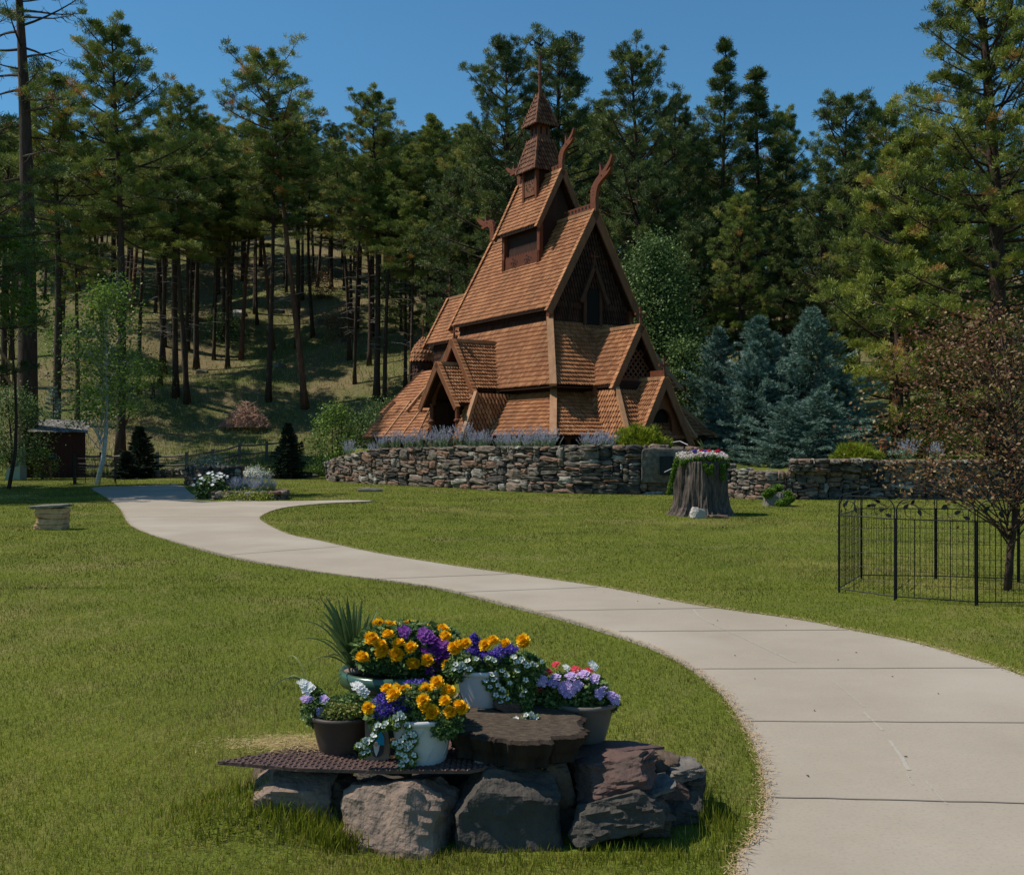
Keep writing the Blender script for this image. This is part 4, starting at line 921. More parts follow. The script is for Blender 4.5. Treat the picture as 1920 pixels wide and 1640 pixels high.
def spruce(name, H, R, seed, mat='spruce', nlev=26, tl=.16, nn=7, w=.014, r0=.09, bare=.03, droop=.35, dens=1.0, lab='spruce'):
    rg = np.random.default_rng(seed); rd = random.Random(seed); root = thing(name, lab, 'spruce tree'); tk = MB(); tk.tube([(0, 0, 0), (0, 0, H*.97)], [r0, .01], 7)
    P = []; D = []; Rn = []
    for i in range(nlev):
        f = (i+.3)/nlev; z = H*(bare+(1-bare)*f); L0 = R*(1-f)**.85+.06; nb = max(4, int(9*(1-f*.5)))
        for b in range(nb):
            az = b*2*math.pi/nb+i*1.1+rd.uniform(-.2, .2); L = L0*rd.uniform(.55, 1.18)*(1+.18*math.sin(az*3+i*.7)); el = -droop*(1-f)+.5*f+.08; br = rd.uniform(.2, .75)
            dv = np.array((math.cos(az)*math.cos(el), math.sin(az)*math.cos(el), math.sin(el))); sd = np.array((-math.sin(az), math.cos(az), 0)); p0 = np.array((0, 0, z))
            tk.tube([p0, p0+dv*L*.6, p0+dv*L+np.array((0, 0, .08*L))], [.012+.006*L, .008, .004], 3, cap=False)
            m = int((5+L*15)*dens)
            for q in range(m):
                s = rd.uniform(.18, 1)**.8; wd = (1-s)*.42*L+.05; off = rd.uniform(-1, 1)
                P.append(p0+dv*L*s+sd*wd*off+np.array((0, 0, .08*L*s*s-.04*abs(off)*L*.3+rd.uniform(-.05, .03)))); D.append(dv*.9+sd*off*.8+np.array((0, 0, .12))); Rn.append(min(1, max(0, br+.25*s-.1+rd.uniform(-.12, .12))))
    P.append(np.array((0, 0, H*.97))); D.append(np.array((0, 0, 1.))); Rn.append(.6)
    tk.build('trunk', M['bark'], root)
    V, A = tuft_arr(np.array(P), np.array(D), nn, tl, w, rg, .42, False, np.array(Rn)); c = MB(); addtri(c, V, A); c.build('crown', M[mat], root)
    return root
def leafy(name, label, cat, loc, H, R, nclump, nper, size, mat, seed, bark='bark', cb=.2, trunk=.06, crad=.28, stems=1, shape=None, leafname='crown', sc=(1, 1), group=None, branch=True, lean=(0, 0), fill=.55, tname='trunk', bmat=None):
    rg = np.random.default_rng(seed); rd = random.Random(seed); root = thing(name, label, cat, loc, group=group); tk = MB(); C = []
    tip = Vector((lean[0]*H, lean[1]*H, H*.92))
    for s in range(stems):
        b0 = Vector((rd.uniform(-.1, .1)*(stems > 1)*R, rd.uniform(-.1, .1)*(stems > 1)*R, 0)); e = tip+Vector((rd.uniform(-.5, .5)*R, rd.uniform(-.5, .5)*R, 0))*(stems > 1)
        tk.tube([b0.lerp(e, q)+Vector((math.sin(q*4+s)*.03*H, math.cos(q*5+s)*.02*H, 0))*(q > 0) for q in np.linspace(0, 1, 8)], [trunk*(1-q*.88) for q in np.linspace(0, 1, 8)], 7)
    for i in range(nclump):
        f = rd.random(); z = cb+(1-cb)*f; pr = shape(f) if shape else math.sin(math.pi*(.12+.83*f))**.7
        a = rd.uniform(0, 6.283); r = R*pr*(fill+(1-fill)*rd.random())*rd.uniform(.7, 1.08); ax = tip*z/.92
        c = Vector((ax.x*z+math.cos(a)*r*sc[0], ax.y*z+math.sin(a)*r*sc[1], H*z)); C.append(c)
        if branch and i % 2 == 0:
            s0 = Vector((tip.x*z*.8, tip.y*z*.8, max(.02, H*(z-.12-.25*r/H)))); mid = s0.lerp(c, .5)+Vector((0, 0, .05*r)); tk.tube([s0, mid, c], [trunk*.28*(1-z*.6), trunk*.18*(1-z*.6), .004], 4, cap=False)
    tk.build(tname, M[bark], root, smooth=True)
    C = np.array(C); n = len(C); P = (C[:, None, :]+rg.normal(size=(n, nper, 3))*crad*R*np.array((1, 1, .75))).reshape(-1, 3)
    P[:, 2] = np.maximum(P[:, 2], .02)
    rn = np.clip(np.repeat(rg.uniform(.15, .8, n), nper)+rg.normal(size=n*nper)*.15, 0, 1)
    V, A = leaf_arr(P, size, rg, rn=rn); m = MB(); addquad(m, V, A); m.build(leafname, M[mat], root)
    return root
def place(o, loc, rz=0, sc=1, label=None, group=None, rx=0, ry=0):
    o.location = loc; o.rotation_euler = (rx, ry, rz); o.scale = (sc, sc, sc) if not isinstance(sc, tuple) else sc
    if label: o['label'] = label
    if group: o['group'] = group
    return o
# ------------------------------------------------------------ pines
HI = {}
HI['A'] = pine_tree('pine_tree', 22, .53, 3.6, 64, .28, 19, .24, seed=1, cl=9, tpc=8, mat='needle')
HI['B'] = pine_tree('pine_tree', 20, .34, 3.9, 76, .28, 19, .25, seed=2, cl=9, tpc=8, mat='needle3')
HI['C'] = pine_tree('pine_tree', 21, .56, 2.7, 46, .28, 19, .19, (.03, 0), seed=3, cl=8, tpc=8, mat='needle', shape='cone')
HI['D'] = pine_tree('pine_tree', 18, .58, 2.2, 36, .28, 19, .15, (-.02, .01), seed=4, cl=6, tpc=5, mat='needle', dead=22)
HI['E'] = pine_tree('pine_tree', 24, .22, 4.8, 105, .28, 19, .30, seed=5, cl=10, tpc=8, mat='needle3')
HI['F'] = pine_tree('pine_tree', 22, .28, 2.7, 68, .28, 19, .2, seed=6, cl=8, tpc=8, mat='needle3', shape='cone', cspread=.12)
HI['G'] = pine_tree('pine_tree', 19, .6, 3.4, 44, .28, 19, .17, (.10, 0), seed=7, cl=8, tpc=8, mat='needle', shape='flat', bark='barkred')
HH = dict(A=22, B=20, C=21, D=18, E=24, F=22, G=19, P=20)
HI['P'] = pine_tree('pine_tree', 20, .65, 2.4, 36, .28, 19, .15, (.02, .01), seed=9, cl=8, tpc=8, mat='needle', dead=26)
used = set()
def put(key, px, top, Y=None, base=None, rz=None, label=None, group=None, wsc=1.0, lean=0, z=None):
    if base is not None: b = hill_at(px, base); Y = b.y
    else: b = Vector(((px-960)/FPX*Y, Y, 0)); b.z = tz(b.x, b.y)
    if z is not None: b.z = z
    h = CAMZ+(HOR-top)/FPX*Y-b.z; s = h/HH[key]; rz = RND.uniform(0, 6.28) if rz is None else rz
    sc = (s*wsc, s*wsc, s); b.z -= .1
    if key in used: return dup(HI[key], b, rz, sc, label, group, ry=lean)
    used.add(key); return place(HI[key], b, rz, sc, label, group, ry=lean)
GR = 'ponderosa pines around the church'
put('E', 950, 100, 58, label='broad dark pine rising behind the left of the church spire', group=GR)
put('B', 1042, 92, 61, label='rounded pine crown directly behind the church spire mast', group=GR, wsc=1.1)
put('E', 1195, 108, 54, rz=2.1, label='large dark full pine behind the right of the church gable', group=GR)
put('E', 1262, 200, 60, rz=4.1, label='dark pine half hidden right of the large full pine behind the gable', group=GR, wsc=.85)
put('F', 1350, 76, 55, label='tall narrow see-through pine right of the church with a pointed top', group=GR, wsc=1.05)
put('F', 1425, 128, 56, rz=1, label='dense pine with a small double tip next to the tall narrow pine', group=GR, wsc=1.4)
put('A', 1480, 222, 62, label='pine with a side limb reaching right towards the gap of sky', group=GR, wsc=.8)
put('B', 1590, 196, 52, rz=3, label='pine with brown tipped crown in the middle of the right side', group=GR, wsc=1.0)
put('A', 1672, 214, 54, rz=.7, label='pine just left of the biggest right hand pine', group=GR, wsc=1.0)
put('A', 880, 250, 66, rz=5, label='pine partly hidden between the church roof and the hillside', group=GR)
put('C', 1120, 190, 68, label='slim pine in the notch behind the right dragon head', group=GR)
put('B', 850, 330, 62, rz=2, label='low green pine left of the church choir roof', group=GR, wsc=.9)
put('B', 1305, 250, 66, rz=1.2, label='shadowed pine behind the tall narrow pine', group=GR)
put('A', 225, 60, None, 868, rz=1.0, label='big rounded pine with a reddish trunk behind the birch', group=GR, wsc=1.05)
put('A', 105, 150, 56, rz=.3, label='dense pine at the left between the huge trunk and the rounded pine', group=GR, wsc=1.1)
put('A', 145, 330, None, 800, rz=2.2, label='dark trunked pine standing behind the shed roof', group=GR)
put('C', 108, 300, None, 770, label='thin pine just left of the pine behind the shed', group=GR)
put('A', 330, 175, None, 745, rz=4, label='stout hillside pine whose trunk ends above the yellow shrub', group=GR)
put('G', 572, 112, None, 766, rz=math.pi-.1, label='tall red barked pine leaning left over the brush pile', group=GR, wsc=1.1, lean=.03)
put('C', 503, 190, None, 752, rz=1, label='slightly bent pine left of the leaning red pine', group=GR, wsc=1.1)
put('A', 706, 182, None, 750, rz=.4, label='bushy topped pine above the grey trunk near the church left side', group=GR, wsc=1.05)
put('C', 812, 215, None, 700, rz=2, label='light green pine in the dip of the tree line left of the church', group=GR, wsc=1.2)
put('D', 665, 300, None, 720, label='slim pine beside the bushy topped pine', group=GR)
# a hillside of individual pines
GH = 'pines covering the hillside'
labs = {'A': 'dark pine with a rounded crown on the hillside', 'B': 'bushy dark pine on the hillside', 'C': 'slender pointed pine on the hillside', 'P': 'tall bare-trunked pine with a high small crown on the hillside', 'D': 'thin pole-like pine with dead twigs on the hillside', 'F': 'narrow full-length pine on the hillside', 'G': 'reddish leaning pine on the hillside'}
FR = random.Random(77)
pts = []; tries = 0
while len(pts) < 262 and tries < 16000:
    tries += 1; Y = FR.uniform(63, 112) if FR.random() < .62 else FR.uniform(112, 152); X = FR.uniform(-.53, .5)*Y
    px = 960+X/Y*FPX
    if Y < 74 and px < 800 and FR.random() < .45: continue
    if px > 900 and FR.random() < .9: continue
    if 430 < px < 650 and Y < 80: continue
    if px < 330 and Y < 80 and FR.random() < .35: continue
    if any((X-a)**2+(Y-b)**2 < (1.3 if px < 900 else 2.6)**2 for a, b in pts): continue
    pts.append((X, Y))
for X, Y in pts:
    px = 960+X/Y*FPX
    key = FR.choice(('ACCDDPPPG' if Y < 92 else 'AABCPPD') if px < 880 else 'AABBCFFE' if Y < 90 else 'AABBCF')
    z = tz(X, Y); h = FR.uniform(15, 20.5); sky_top = 250 if px < 620 else (265 if px < 860 else 230)
    if 1480 < px < 1560: sky_top = 330
    hmax = CAMZ+(HOR-FR.uniform(sky_top-25, sky_top+110))/FPX*Y-z; h = min(h, max(8.5, hmax)); s = h/HH[key]
    fn_ = dup if key in used else place; used.add(key)
    fn_(HI[key], (X, Y, z-.15), FR.uniform(0, 6.28), (s*FR.uniform(1.1, 1.55), s*FR.uniform(1.1, 1.55), s), labs.get(key, 'very full dark pine on the hillside'), GH, rx=FR.uniform(-.03, .03), ry=FR.uniform(-.03, .03))
# lower infill behind the spruces, right side
WHERE = iter(['just right of the church eaves', 'above the gap between the first two spruces', 'above the middle spruce', 'above the tallest spruce tip', 'right of the blue spruces', 'left of the short yellow green pine', 'behind the short yellow green pine', 'behind the biggest right hand pine', 'at the far right edge', 'left of the church choir', 'behind the silvery tree', 'far behind the biggest right hand pine'])
for px, top, Y, k in [(1300, 430, 50, 'B'), (1390, 380, 49, 'A'), (1470, 400, 52, 'F'), (1545, 360, 50, 'B'), (1610, 420, 47, 'A'), (1700, 380, 50, 'B'), (1780, 360, 52, 'E'), (1880, 330, 50, 'B'), (1960, 260, 48, 'E'), (760, 420, 70, 'B'), (1240, 330, 52, 'B'), (1840, 250, 60, 'A')]:
    put(k, px, top, Y, label=('shaded background pine with a '+{'A': 'rounded crown', 'B': 'bushy crown', 'E': 'very full crown', 'F': 'narrow crown'}[k]+' '+next(WHERE)), group='shaded pines behind the blue spruces')
# big near pine on the right, many tufts
big = pine_tree('pine_tree', 20.5, .06, 5.6, 150, .22, 19, .38, (-.03, 0), .3, seed=21, mat='needle2', shape='tall', cl=15, tpc=8, nw=.0105, brown=.015, cspread=.15, upsweep=.35, dead=4)
place(big, (ray(1868, 800, 37).x, 37, 0), .4, 1, 'biggest bright green pine filling the right edge with limbs almost to the ground', GR)
big2 = pine_tree('pine_tree', 13, .05, 3.4, 80, .22, 19, .2, (0, 0), .3, seed=22, mat='needle2', shape='round', cl=13, tpc=8, nw=.0105, brown=.02, cspread=.14, upsweep=.35, dead=2)
place(big2, (ray(1690, 800, 38.5).x, 38.5, 0), 1.4, 1, 'shorter yellow green pine filling the gap left of the biggest right hand pine', GR)
# huge trunk at far left with dead limbs
lt = pine_tree('pine_tree', 26, .62, 4.2, 30, .28, 20, .50, (-.022, 0), .25, seed=31, mat='needle', shape='round', cl=7, tpc=5, nw=.012, dead=0, sparse=.2, brown=.05)
place(lt, (ray(52, 893, 46).x, 46, 0), 0, 1, 'huge furrowed pine trunk at the left edge beside the shed', GR)
dm = MB(); rd = random.Random(5)
for i in range(20):
    z = 10.5+i*.62+rd.uniform(-.3, .3); az = rd.choice((-.3, .2, .5, 2.8, 3.3, -.7)); L = rd.uniform(1.6, 4.2); p = Vector((-.57*(z/26)**1.4, 0, z)); pts_ = [p]; d = Vector((math.cos(az), math.sin(az), rd.uniform(-.1, .25)))
    for q in range(6):
        d = (d+Vector((rd.uniform(-.15, .15), rd.uniform(-.15, .15), .06 if q > 2 else -.07))).normalized(); pts_.append(pts_[-1]+d*L/6)
    dm.tube(pts_, [.07*(1-.85*q/6) for q in range(7)], 5)
    for q in range(9):
        s = rd.randrange(2, 7); a = pts_[s]; e = a+Vector((rd.uniform(-.2, .9)*(1 if d.x > 0 else -1), rd.uniform(-.6, .6), rd.uniform(-.5, .35)))*rd.uniform(.5, 1.1); mm_ = a.lerp(e, .5)+Vector((0, 0, -.06)); dm.tube([a, mm_, e], [.02, .013, .005], 3)
dm.build('dead_branch', M['bark'], lt)
tag(lt.children[-1], kind='stuff')
# blue spruces
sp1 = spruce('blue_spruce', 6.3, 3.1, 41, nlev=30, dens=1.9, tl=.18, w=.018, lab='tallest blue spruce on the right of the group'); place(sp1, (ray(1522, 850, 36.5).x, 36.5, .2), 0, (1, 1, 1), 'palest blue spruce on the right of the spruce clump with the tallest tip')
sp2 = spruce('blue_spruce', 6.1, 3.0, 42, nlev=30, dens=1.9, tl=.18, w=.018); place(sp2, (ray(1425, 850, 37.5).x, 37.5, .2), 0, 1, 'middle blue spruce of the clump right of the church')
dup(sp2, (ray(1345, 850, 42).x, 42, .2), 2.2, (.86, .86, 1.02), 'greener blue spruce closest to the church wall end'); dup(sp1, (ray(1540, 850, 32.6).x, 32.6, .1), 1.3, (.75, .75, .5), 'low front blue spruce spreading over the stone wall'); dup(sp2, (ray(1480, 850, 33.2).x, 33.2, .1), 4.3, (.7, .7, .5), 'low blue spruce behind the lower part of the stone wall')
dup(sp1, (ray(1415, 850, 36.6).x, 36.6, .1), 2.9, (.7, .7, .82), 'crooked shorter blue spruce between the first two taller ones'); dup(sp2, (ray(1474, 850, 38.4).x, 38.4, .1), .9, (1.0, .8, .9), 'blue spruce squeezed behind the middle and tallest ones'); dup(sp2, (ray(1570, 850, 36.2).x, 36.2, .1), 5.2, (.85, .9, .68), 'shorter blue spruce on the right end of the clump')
for o in S.objects:
    if o.name.startswith('blue_spruce'): o['group'] = 'blue spruces right of the church'; o['category'] = 'spruce tree'
M['spruce_small'] = M['spruce']
s4 = spruce('blue_spruce', 4.6, 1.25, 44, nlev=20, dens=.7); place(s4, (ray(100, 850, 53).x, 53, tz(ray(100, 850, 53).x, 53)-.3), 0, 1, 'thin young blue spruce behind the shed roof')
f1 = spruce('fir_tree', 2.45, .95, 45, 'fir', 20, .12, 7, .012, .06, dens=3.0, lab='fir'); p = ray(540, 890, 44.5); place(f1, (p.x, 44.5, 0), 0, 1, 'small dark cone shaped fir left of the stone wall')
dup(f1, (ray(262, 890, 45.5).x, 45.5, 0), 1, (1.2, 1.2, .95), 'dark squat fir beside the birch and the path end'); dup(f1, (ray(238, 890, 44.2).x, 44.2, 0), 3, (.9, .9, .5), 'low spreading dark fir in front of the squat fir')
# deciduous
leafy('aspen_tree', 'tall bushy silvery green tree right behind the church gable', 'tree', (ray(1228, 840, 46).x, 46, .3), 10.4, 3.1, 900, 46, .13, 'leafdark', 51, cb=.06, trunk=.14, crad=.14, shape=lambda f: (1-f)**.55*(.75+.25*min(1, f/.2))+.03, fill=.35)
leafy('aspen_tree', 'lower leafy tree in front of the first blue spruce by the church', 'tree', (ray(1285, 840, 43).x, 43, .3), 5.6, 1.5, 200, 40, .12, 'leafdark', 52, cb=.05, trunk=.09, crad=.17, fill=.35)
bt = ray(182, 909, 38.0); birch = leafy('birch_tree', 'white trunked birch leaning slightly right inside a small wire pen', 'birch tree', (bt.x, bt.y, 0), 7.6, 1.75, 210, 34, .12, 'leaf', 53, 'birch', cb=.32, trunk=.10, crad=.18, lean=(.06, 0), fill=.15, shape=lambda f: .35+.65*math.sin(math.pi*min(1, f*1.05+.05))**.8)
leafy('oak_tree', 'bright green leafy branches of a young oak at the left edge', 'tree', (ray(22, 860, 35).x-.1, 35, 0), 9.2, 1.5, 90, 40, .15, 'leafbright', 54, cb=.62, trunk=.07, crad=.24)
leafy('weeping_shrub', 'dark weeping shrub in front of the huge pine trunk', 'shrub', (ray(18, 890, 43.5).x, 43.5, 0), 3.9, 1.6, 150, 46, .10, 'leafdark', 55, cb=.2, trunk=.08, crad=.18)
p = hill_at(285, 750); leafy('shrub', 'yellow green shrub on the hill right of the birch', 'shrub', p, 2.6, 1.5, 55, 26, .11, 'leafyellow', 56, cb=.3, trunk=.04, crad=.2, stems=3)
p = hill_at(228, 800); leafy('shrub', 'tall loose grey green shrub behind the birch trunk', 'shrub', p, 4.8, 2.2, 150, 34, .10, 'leaf', 57, cb=.05, trunk=.05, crad=.2, stems=4)
p = hill_at(115, 690); leafy('shrub', 'bright green sapling on the slope above the shed', 'shrub', p, 3.8, 1.5, 50, 30, .13, 'leafbright', 58, cb=.3, trunk=.05, crad=.2, stems=2)
leafy('shrub', 'bright leafy bush between the small dark fir and the stone wall', 'bush', (ray(628, 880, 48).x, 48, 0), 3.4, 1.15, 130, 40, .11, 'leaf', 59, cb=.03, trunk=.04, crad=.2, stems=4)
leafy('shrub', 'darker rounded bush behind the left end of the stone wall', 'bush', (ray(672, 880, 50).x, 50, .2), 2.7, 1.3, 110, 40, .11, 'leafdark', 60, cb=.03, trunk=.04, crad=.2, stems=4)
leafy('juniper_shrub', 'spreading feathery juniper between the bushes and the church roof', 'bush', (ray(722, 860, 51).x, 51, .6), 3.0, 1.8, 170, 50, .10, 'leafdark', 61, cb=.02, trunk=.04, crad=.18, stems=4)
leafy('shrub', 'small pale leaved bush at the shed corner behind the sign', 'bush', (ray(80, 890, 44).x, 44, 0), 1.3, .55, 40, 30, .07, 'leaf', 62, cb=.02, trunk=.02, crad=.25, stems=4)
for i, (px, py, r, c_) in enumerate([(600, 560, 1.2, 'brown dying scrub oak among the hillside trunks'), (640, 640, 1.3, 'dry brown bush beside the grey hillside trunk'), (730, 600, 1.5, 'tangled half green bush between trunks near the church'), (350, 600, 1.0, 'low green bush among the left hillside trunks'), (420, 640, 1.2, 'dark green bush low on the hillside slope')]):
    leafy('shrub', c_, 'bush', hill_at(px, py), 2.0*r, 1.3*r, 60, 26, .15, 'plum' if i in (0, 1) else 'leafdark', 70+i, cb=.02, trunk=.03, crad=.22, stems=4)
# bronze crab apple inside the pen
leafy('crab_apple_tree', 'bronze purple leaved ornamental tree inside the wire pen', 'tree', (5.33, 10.78, 0), 3.0, 1.75, 270, 40, .042, 'plum', 81, cb=.34, trunk=.045, crad=.10, fill=.2, sc=(1, .9), shape=lambda f: math.sin(math.pi*(.22+.70*f))**.55)
# golden junipers
def tuft_bush(name, label, cat, loc, rx, ry, h, n, mat, seed, L=.16, w=.012, group=None):
    rg = np.random.default_rng(seed); r = thing(name, label, cat, loc, group=group); a = rg.uniform(0, 6.28, n); e = np.arcsin(rg.uniform(0, 1, n)); q = rg.uniform(.45, 1, n)**.5*(1+.16*np.sin(a*5+seed)+.12*np.sin(e*7+a*3))
    D = np.stack([np.cos(a)*np.cos(e), np.sin(a)*np.cos(e), np.sin(e)], -1); P = D*np.array((rx, ry, h))*q[:, None]*.88
    V, A = tuft_arr(P, D+np.array((0, 0, .35)), 9, L, w, rg, .45, False, np.clip(rg.uniform(.1, 1, n), 0, 1)); m = MB(); addtri(m, V, A); m.build('foliage', M[mat], r)
    s = MB()
    for k in range(7): t = k*.9; s.tube([(0, 0, 0), (math.cos(t)*rx*.5, math.sin(t)*ry*.5, h*.5)], [.03, .01], 5)
    s.build('stem', M['bark'], r); return r
tuft_bush('golden_juniper', 'round golden green juniper on the wall in front of the church portal', 'bush', (ray(1200, 830, 32.2).x, 32.2, 1.36), 1.0, .75, .78, 1700, 'gold', 1)
tuft_bush('golden_juniper', 'yellow juniper on top of the right hand stone wall', 'bush', (ray(1605, 862, 29.6).x, 29.6, 1.05), .75, .6, .5, 1100, 'gold', 2)
# russian sage
def sage(name, loc, seed, label, group, h=.8, n=44, sc=1.0):
    rg = np.random.default_rng(seed); r = thing(name, label, 'flowering plant', loc, group=group); V = []; A = []
    for i in range(n):
        a = rg.uniform(0, 6.28); l = rg.uniform(.05, .55); hh = h*rg.uniform(.55, 1.05); p0 = np.array((rg.normal()*.12, rg.normal()*.12, 0)); e = p0+np.array((math.cos(a)*l*.8, math.sin(a)*l*.8, hh))
        ts_ = np.linspace(.12, 1, 26); P = p0+(e-p0)*ts_[:, None]+np.array((0, 0, .06))*np.sin(ts_*3.1)[:, None]; D = np.tile((e-p0), (26, 1))
        v, c = tuft_arr(P, D, 2, .075, .008, rg, .55, False, np.where(ts_ > .48, rg.uniform(.7, 1, 26), rg.uniform(0, .35, 26))); V.append(v); A.append(c)
    m = MB(); addtri(m, np.concatenate(V), np.concatenate(A)); m.build('flower_spikes', M['sage'], r); return r
GS = 'russian sage along the wall top'
s0 = None
ORD = 'first second third fourth fifth sixth seventh eighth ninth tenth eleventh twelfth thirteenth fourteenth fifteenth sixteenth seventeenth eighteenth nineteenth twentieth twenty-first'.split()
SORT = sorted([655, 700, 742, 790, 835, 868, 905, 940, 975, 1010, 1030, 1100, 1130, 1150, 765, 815, 888, 957, 720, 990, 1115])
for i, (px, Y, sc) in enumerate([(655, 40.5, .9), (700, 39.5, .8), (742, 38.6, .95), (790, 37.6, 1.0), (835, 36.6, 1.1), (868, 35.9, 1.2), (905, 35.2, .9), (940, 34.6, .85), (975, 33.8, .95), (1010, 33.1, 1.0), (1030, 32.5, .9), (1100, 32.0, .8), (1130, 31.9, .85), (1150, 31.8, .7), (765, 37.9, .8), (815, 36.9, .9), (888, 35.4, .85), (957, 34.1, .7), (720, 39.0, .8), (990, 33.4, .7), (1115, 31.8, .6)]):
    loc = (ray(px, 800, Y).x, Y, 1.34 if px > 700 else 1.0); lab = 'violet russian sage on the curved wall top, '+ORD[SORT.index(px)]+' plant from the left'
    if s0 is None: s0 = sage('russian_sage', loc, 3, lab, GS); s0.scale = (sc*.95,)*3
    else: dup(s0, loc, i*1.3, sc*.95, lab, GS)
dup(s0, (ray(1700, 850, 29.9).x, 29.9, 1.05), 1, .8, 'pale grey sage on the right wall beside the brown post'); dup(s0, (ray(1755, 850, 30.2).x, 30.2, 1.05), 2, .7, 'dim grey sage on the right wall behind the bronze tree')

put('E', -140, -60, 30.5, rz=.6, wsc=1.2, label='large pine just outside the left edge shading the path', group='pines beyond the left edge'); put('B', -210, -40, 34.5, rz=2, wsc=1.2, label='rounded pine outside the left edge shading the far lawn', group='pines beyond the left edge')

put('E', -300, -20, 32, rz=3, wsc=1.2, label='broad pine well outside the left edge beside the path', group='pines beyond the left edge'); put('E', -260, -60, 35, rz=5, wsc=1.2, label='second broad pine well outside the left edge near the shed lawn', group='pines beyond the left edge')

put('B', -517, -10, 28, rz=1, wsc=1.2, label='pine outside the frame shading the near left lawn', group='pines beyond the left edge'); put('A', -420, -60, 32.5, rz=4, wsc=1.4, label='pine outside the frame shading the far left lawn', group='pines beyond the left edge')
# ------------------------------------------------------------ pots and flowers
def P5(zx, zy, Y): return ray(480+zx/2.667, 1100+zy/2.667, Y)
M['potwhite'] = ramp_mat('white_plastic_pot', [(.50, .51, .53)], .4, 30, .06, spec=.4)
M['potgreen'] = ramp_mat('green_glazed_pot', [(.045, .10, .065)], .25, 8, .15, spec=.6)
M['potbrown'] = ramp_mat('brown_plastic_pot', [(.06, .045, .038)], .5, 10, .2)
M['pottaupe'] = ramp_mat('taupe_pot', [(.12, .105, .09)], .6, 10, .2)
M['soilm'] = ramp_mat('potting_soil', [(.025, .017, .012)], .95)
M['marig'] = ramp_mat('marigold_petals', [(.85, .36, .004), (.95, .56, .012), (.95, .70, .03)], .6, trans=.25, spec=.2)
M['lob'] = ramp_mat('lobelia_petals', [(.05, .025, .28), (.12, .07, .50)], .6, trans=.2)
M['purp'] = ramp_mat('purple_verbena', [(.10, .012, .16), (.26, .05, .38)], .6, trans=.2)
M['lil'] = ramp_mat('lilac_verbena', [(.38, .22, .55), (.62, .50, .75)], .6, trans=.2)
M['redf'] = ramp_mat('red_verbena', [(.5, .01, .03), (.7, .03, .08)], .6, trans=.2)
M['whitef'] = ramp_mat('white_petals', [(.72, .72, .68), (.85, .85, .82)], .6, trans=.25)
M['pinkf'] = ramp_mat('pink_white_petals', [(.60, .38, .45), (.80, .70, .68), (.85, .8, .75)], .6, trans=.2)
def petals(n, r, rings, name, mat, cup=.3, wd=.5, seed=1):
    m = MB(); rg = random.Random(seed)
    for k in range(rings):
        el = (k+.2)/rings*1.35 if rings > 1 else cup; rr = r*(1-.25*k/rings)
        for i in range(n):
            a = 2*math.pi*(i+.5*(k % 2)+rg.uniform(-.15, .15))/n; ca, sa = math.cos(a), math.sin(a); ce, se = math.cos(el), math.sin(el)
            d = Vector((ca*ce, sa*ce, se)); s = Vector((-sa, ca, 0)); u = s.cross(d); w = r*wd; j = rg.uniform(.85, 1.12); b = d*r*.1
            m.add(np.array([b, d*rr*.6*j+s*w*.6+u*r*.05, d*rr*j+s*w*.25-u*r*.08, d*rr*j-s*w*.25-u*r*.05, d*rr*.6*j-s*w*.6+u*r*.08]), [(0, 1, 2, 3, 4)], rg.random())
    me = m.build(name, M[mat]); d_ = me.data; bpy.data.objects.remove(me); return d_
ME = {'marigold': petals(11, .024, 5, 'marigold', 'marig', wd=.42), 'white_flower': petals(5, .0095, 1, 'white_flower', 'whitef', .25, .75), 'verbena_white': None}
def clusterhead(name, mat, n=11, r=.022, pr=.010):
    m = MB(); rg = random.Random(3)
    for i in range(n):
        a = i*2.4; q = r*math.sqrt((i+.3)/n); c = Vector((q*math.cos(a), q*math.sin(a), .012*(1-(q/r)**2)))
        for k in range(5):
            b = k*1.2566+i; d = Vector((math.cos(b), math.sin(b), .25)); s = Vector((-math.sin(b), math.cos(b), 0)); m.add(np.array([c, c+d*pr*.7+s*pr*.4, c+d*pr, c+d*pr*.7-s*pr*.4]), [(0, 1, 2, 3)], rg.random())
    o = m.build(name, M[mat]); d_ = o.data; bpy.data.objects.remove(o); return d_
for k, mt in (('lilac_flower_head', 'lil'), ('red_flower_head', 'redf'), ('white_flower_head', 'whitef'), ('purple_flower_head', 'purp')): ME[k] = clusterhead(k, mt)
def heads(key, pos, parent, sc=1.0, tilt=.7):
    off = parent.location
    for p in pos:
        o = mk(key, ME[key], parent); o.location = Vector(p)-off; o.rotation_euler = (RND.uniform(.2, tilt+.35) if tilt < .9 else RND.uniform(.6, 1.5), RND.uniform(-.35, .35), RND.uniform(-.5, .5)); s = sc*RND.uniform(.85, 1.15); o.scale = (s, s, s)
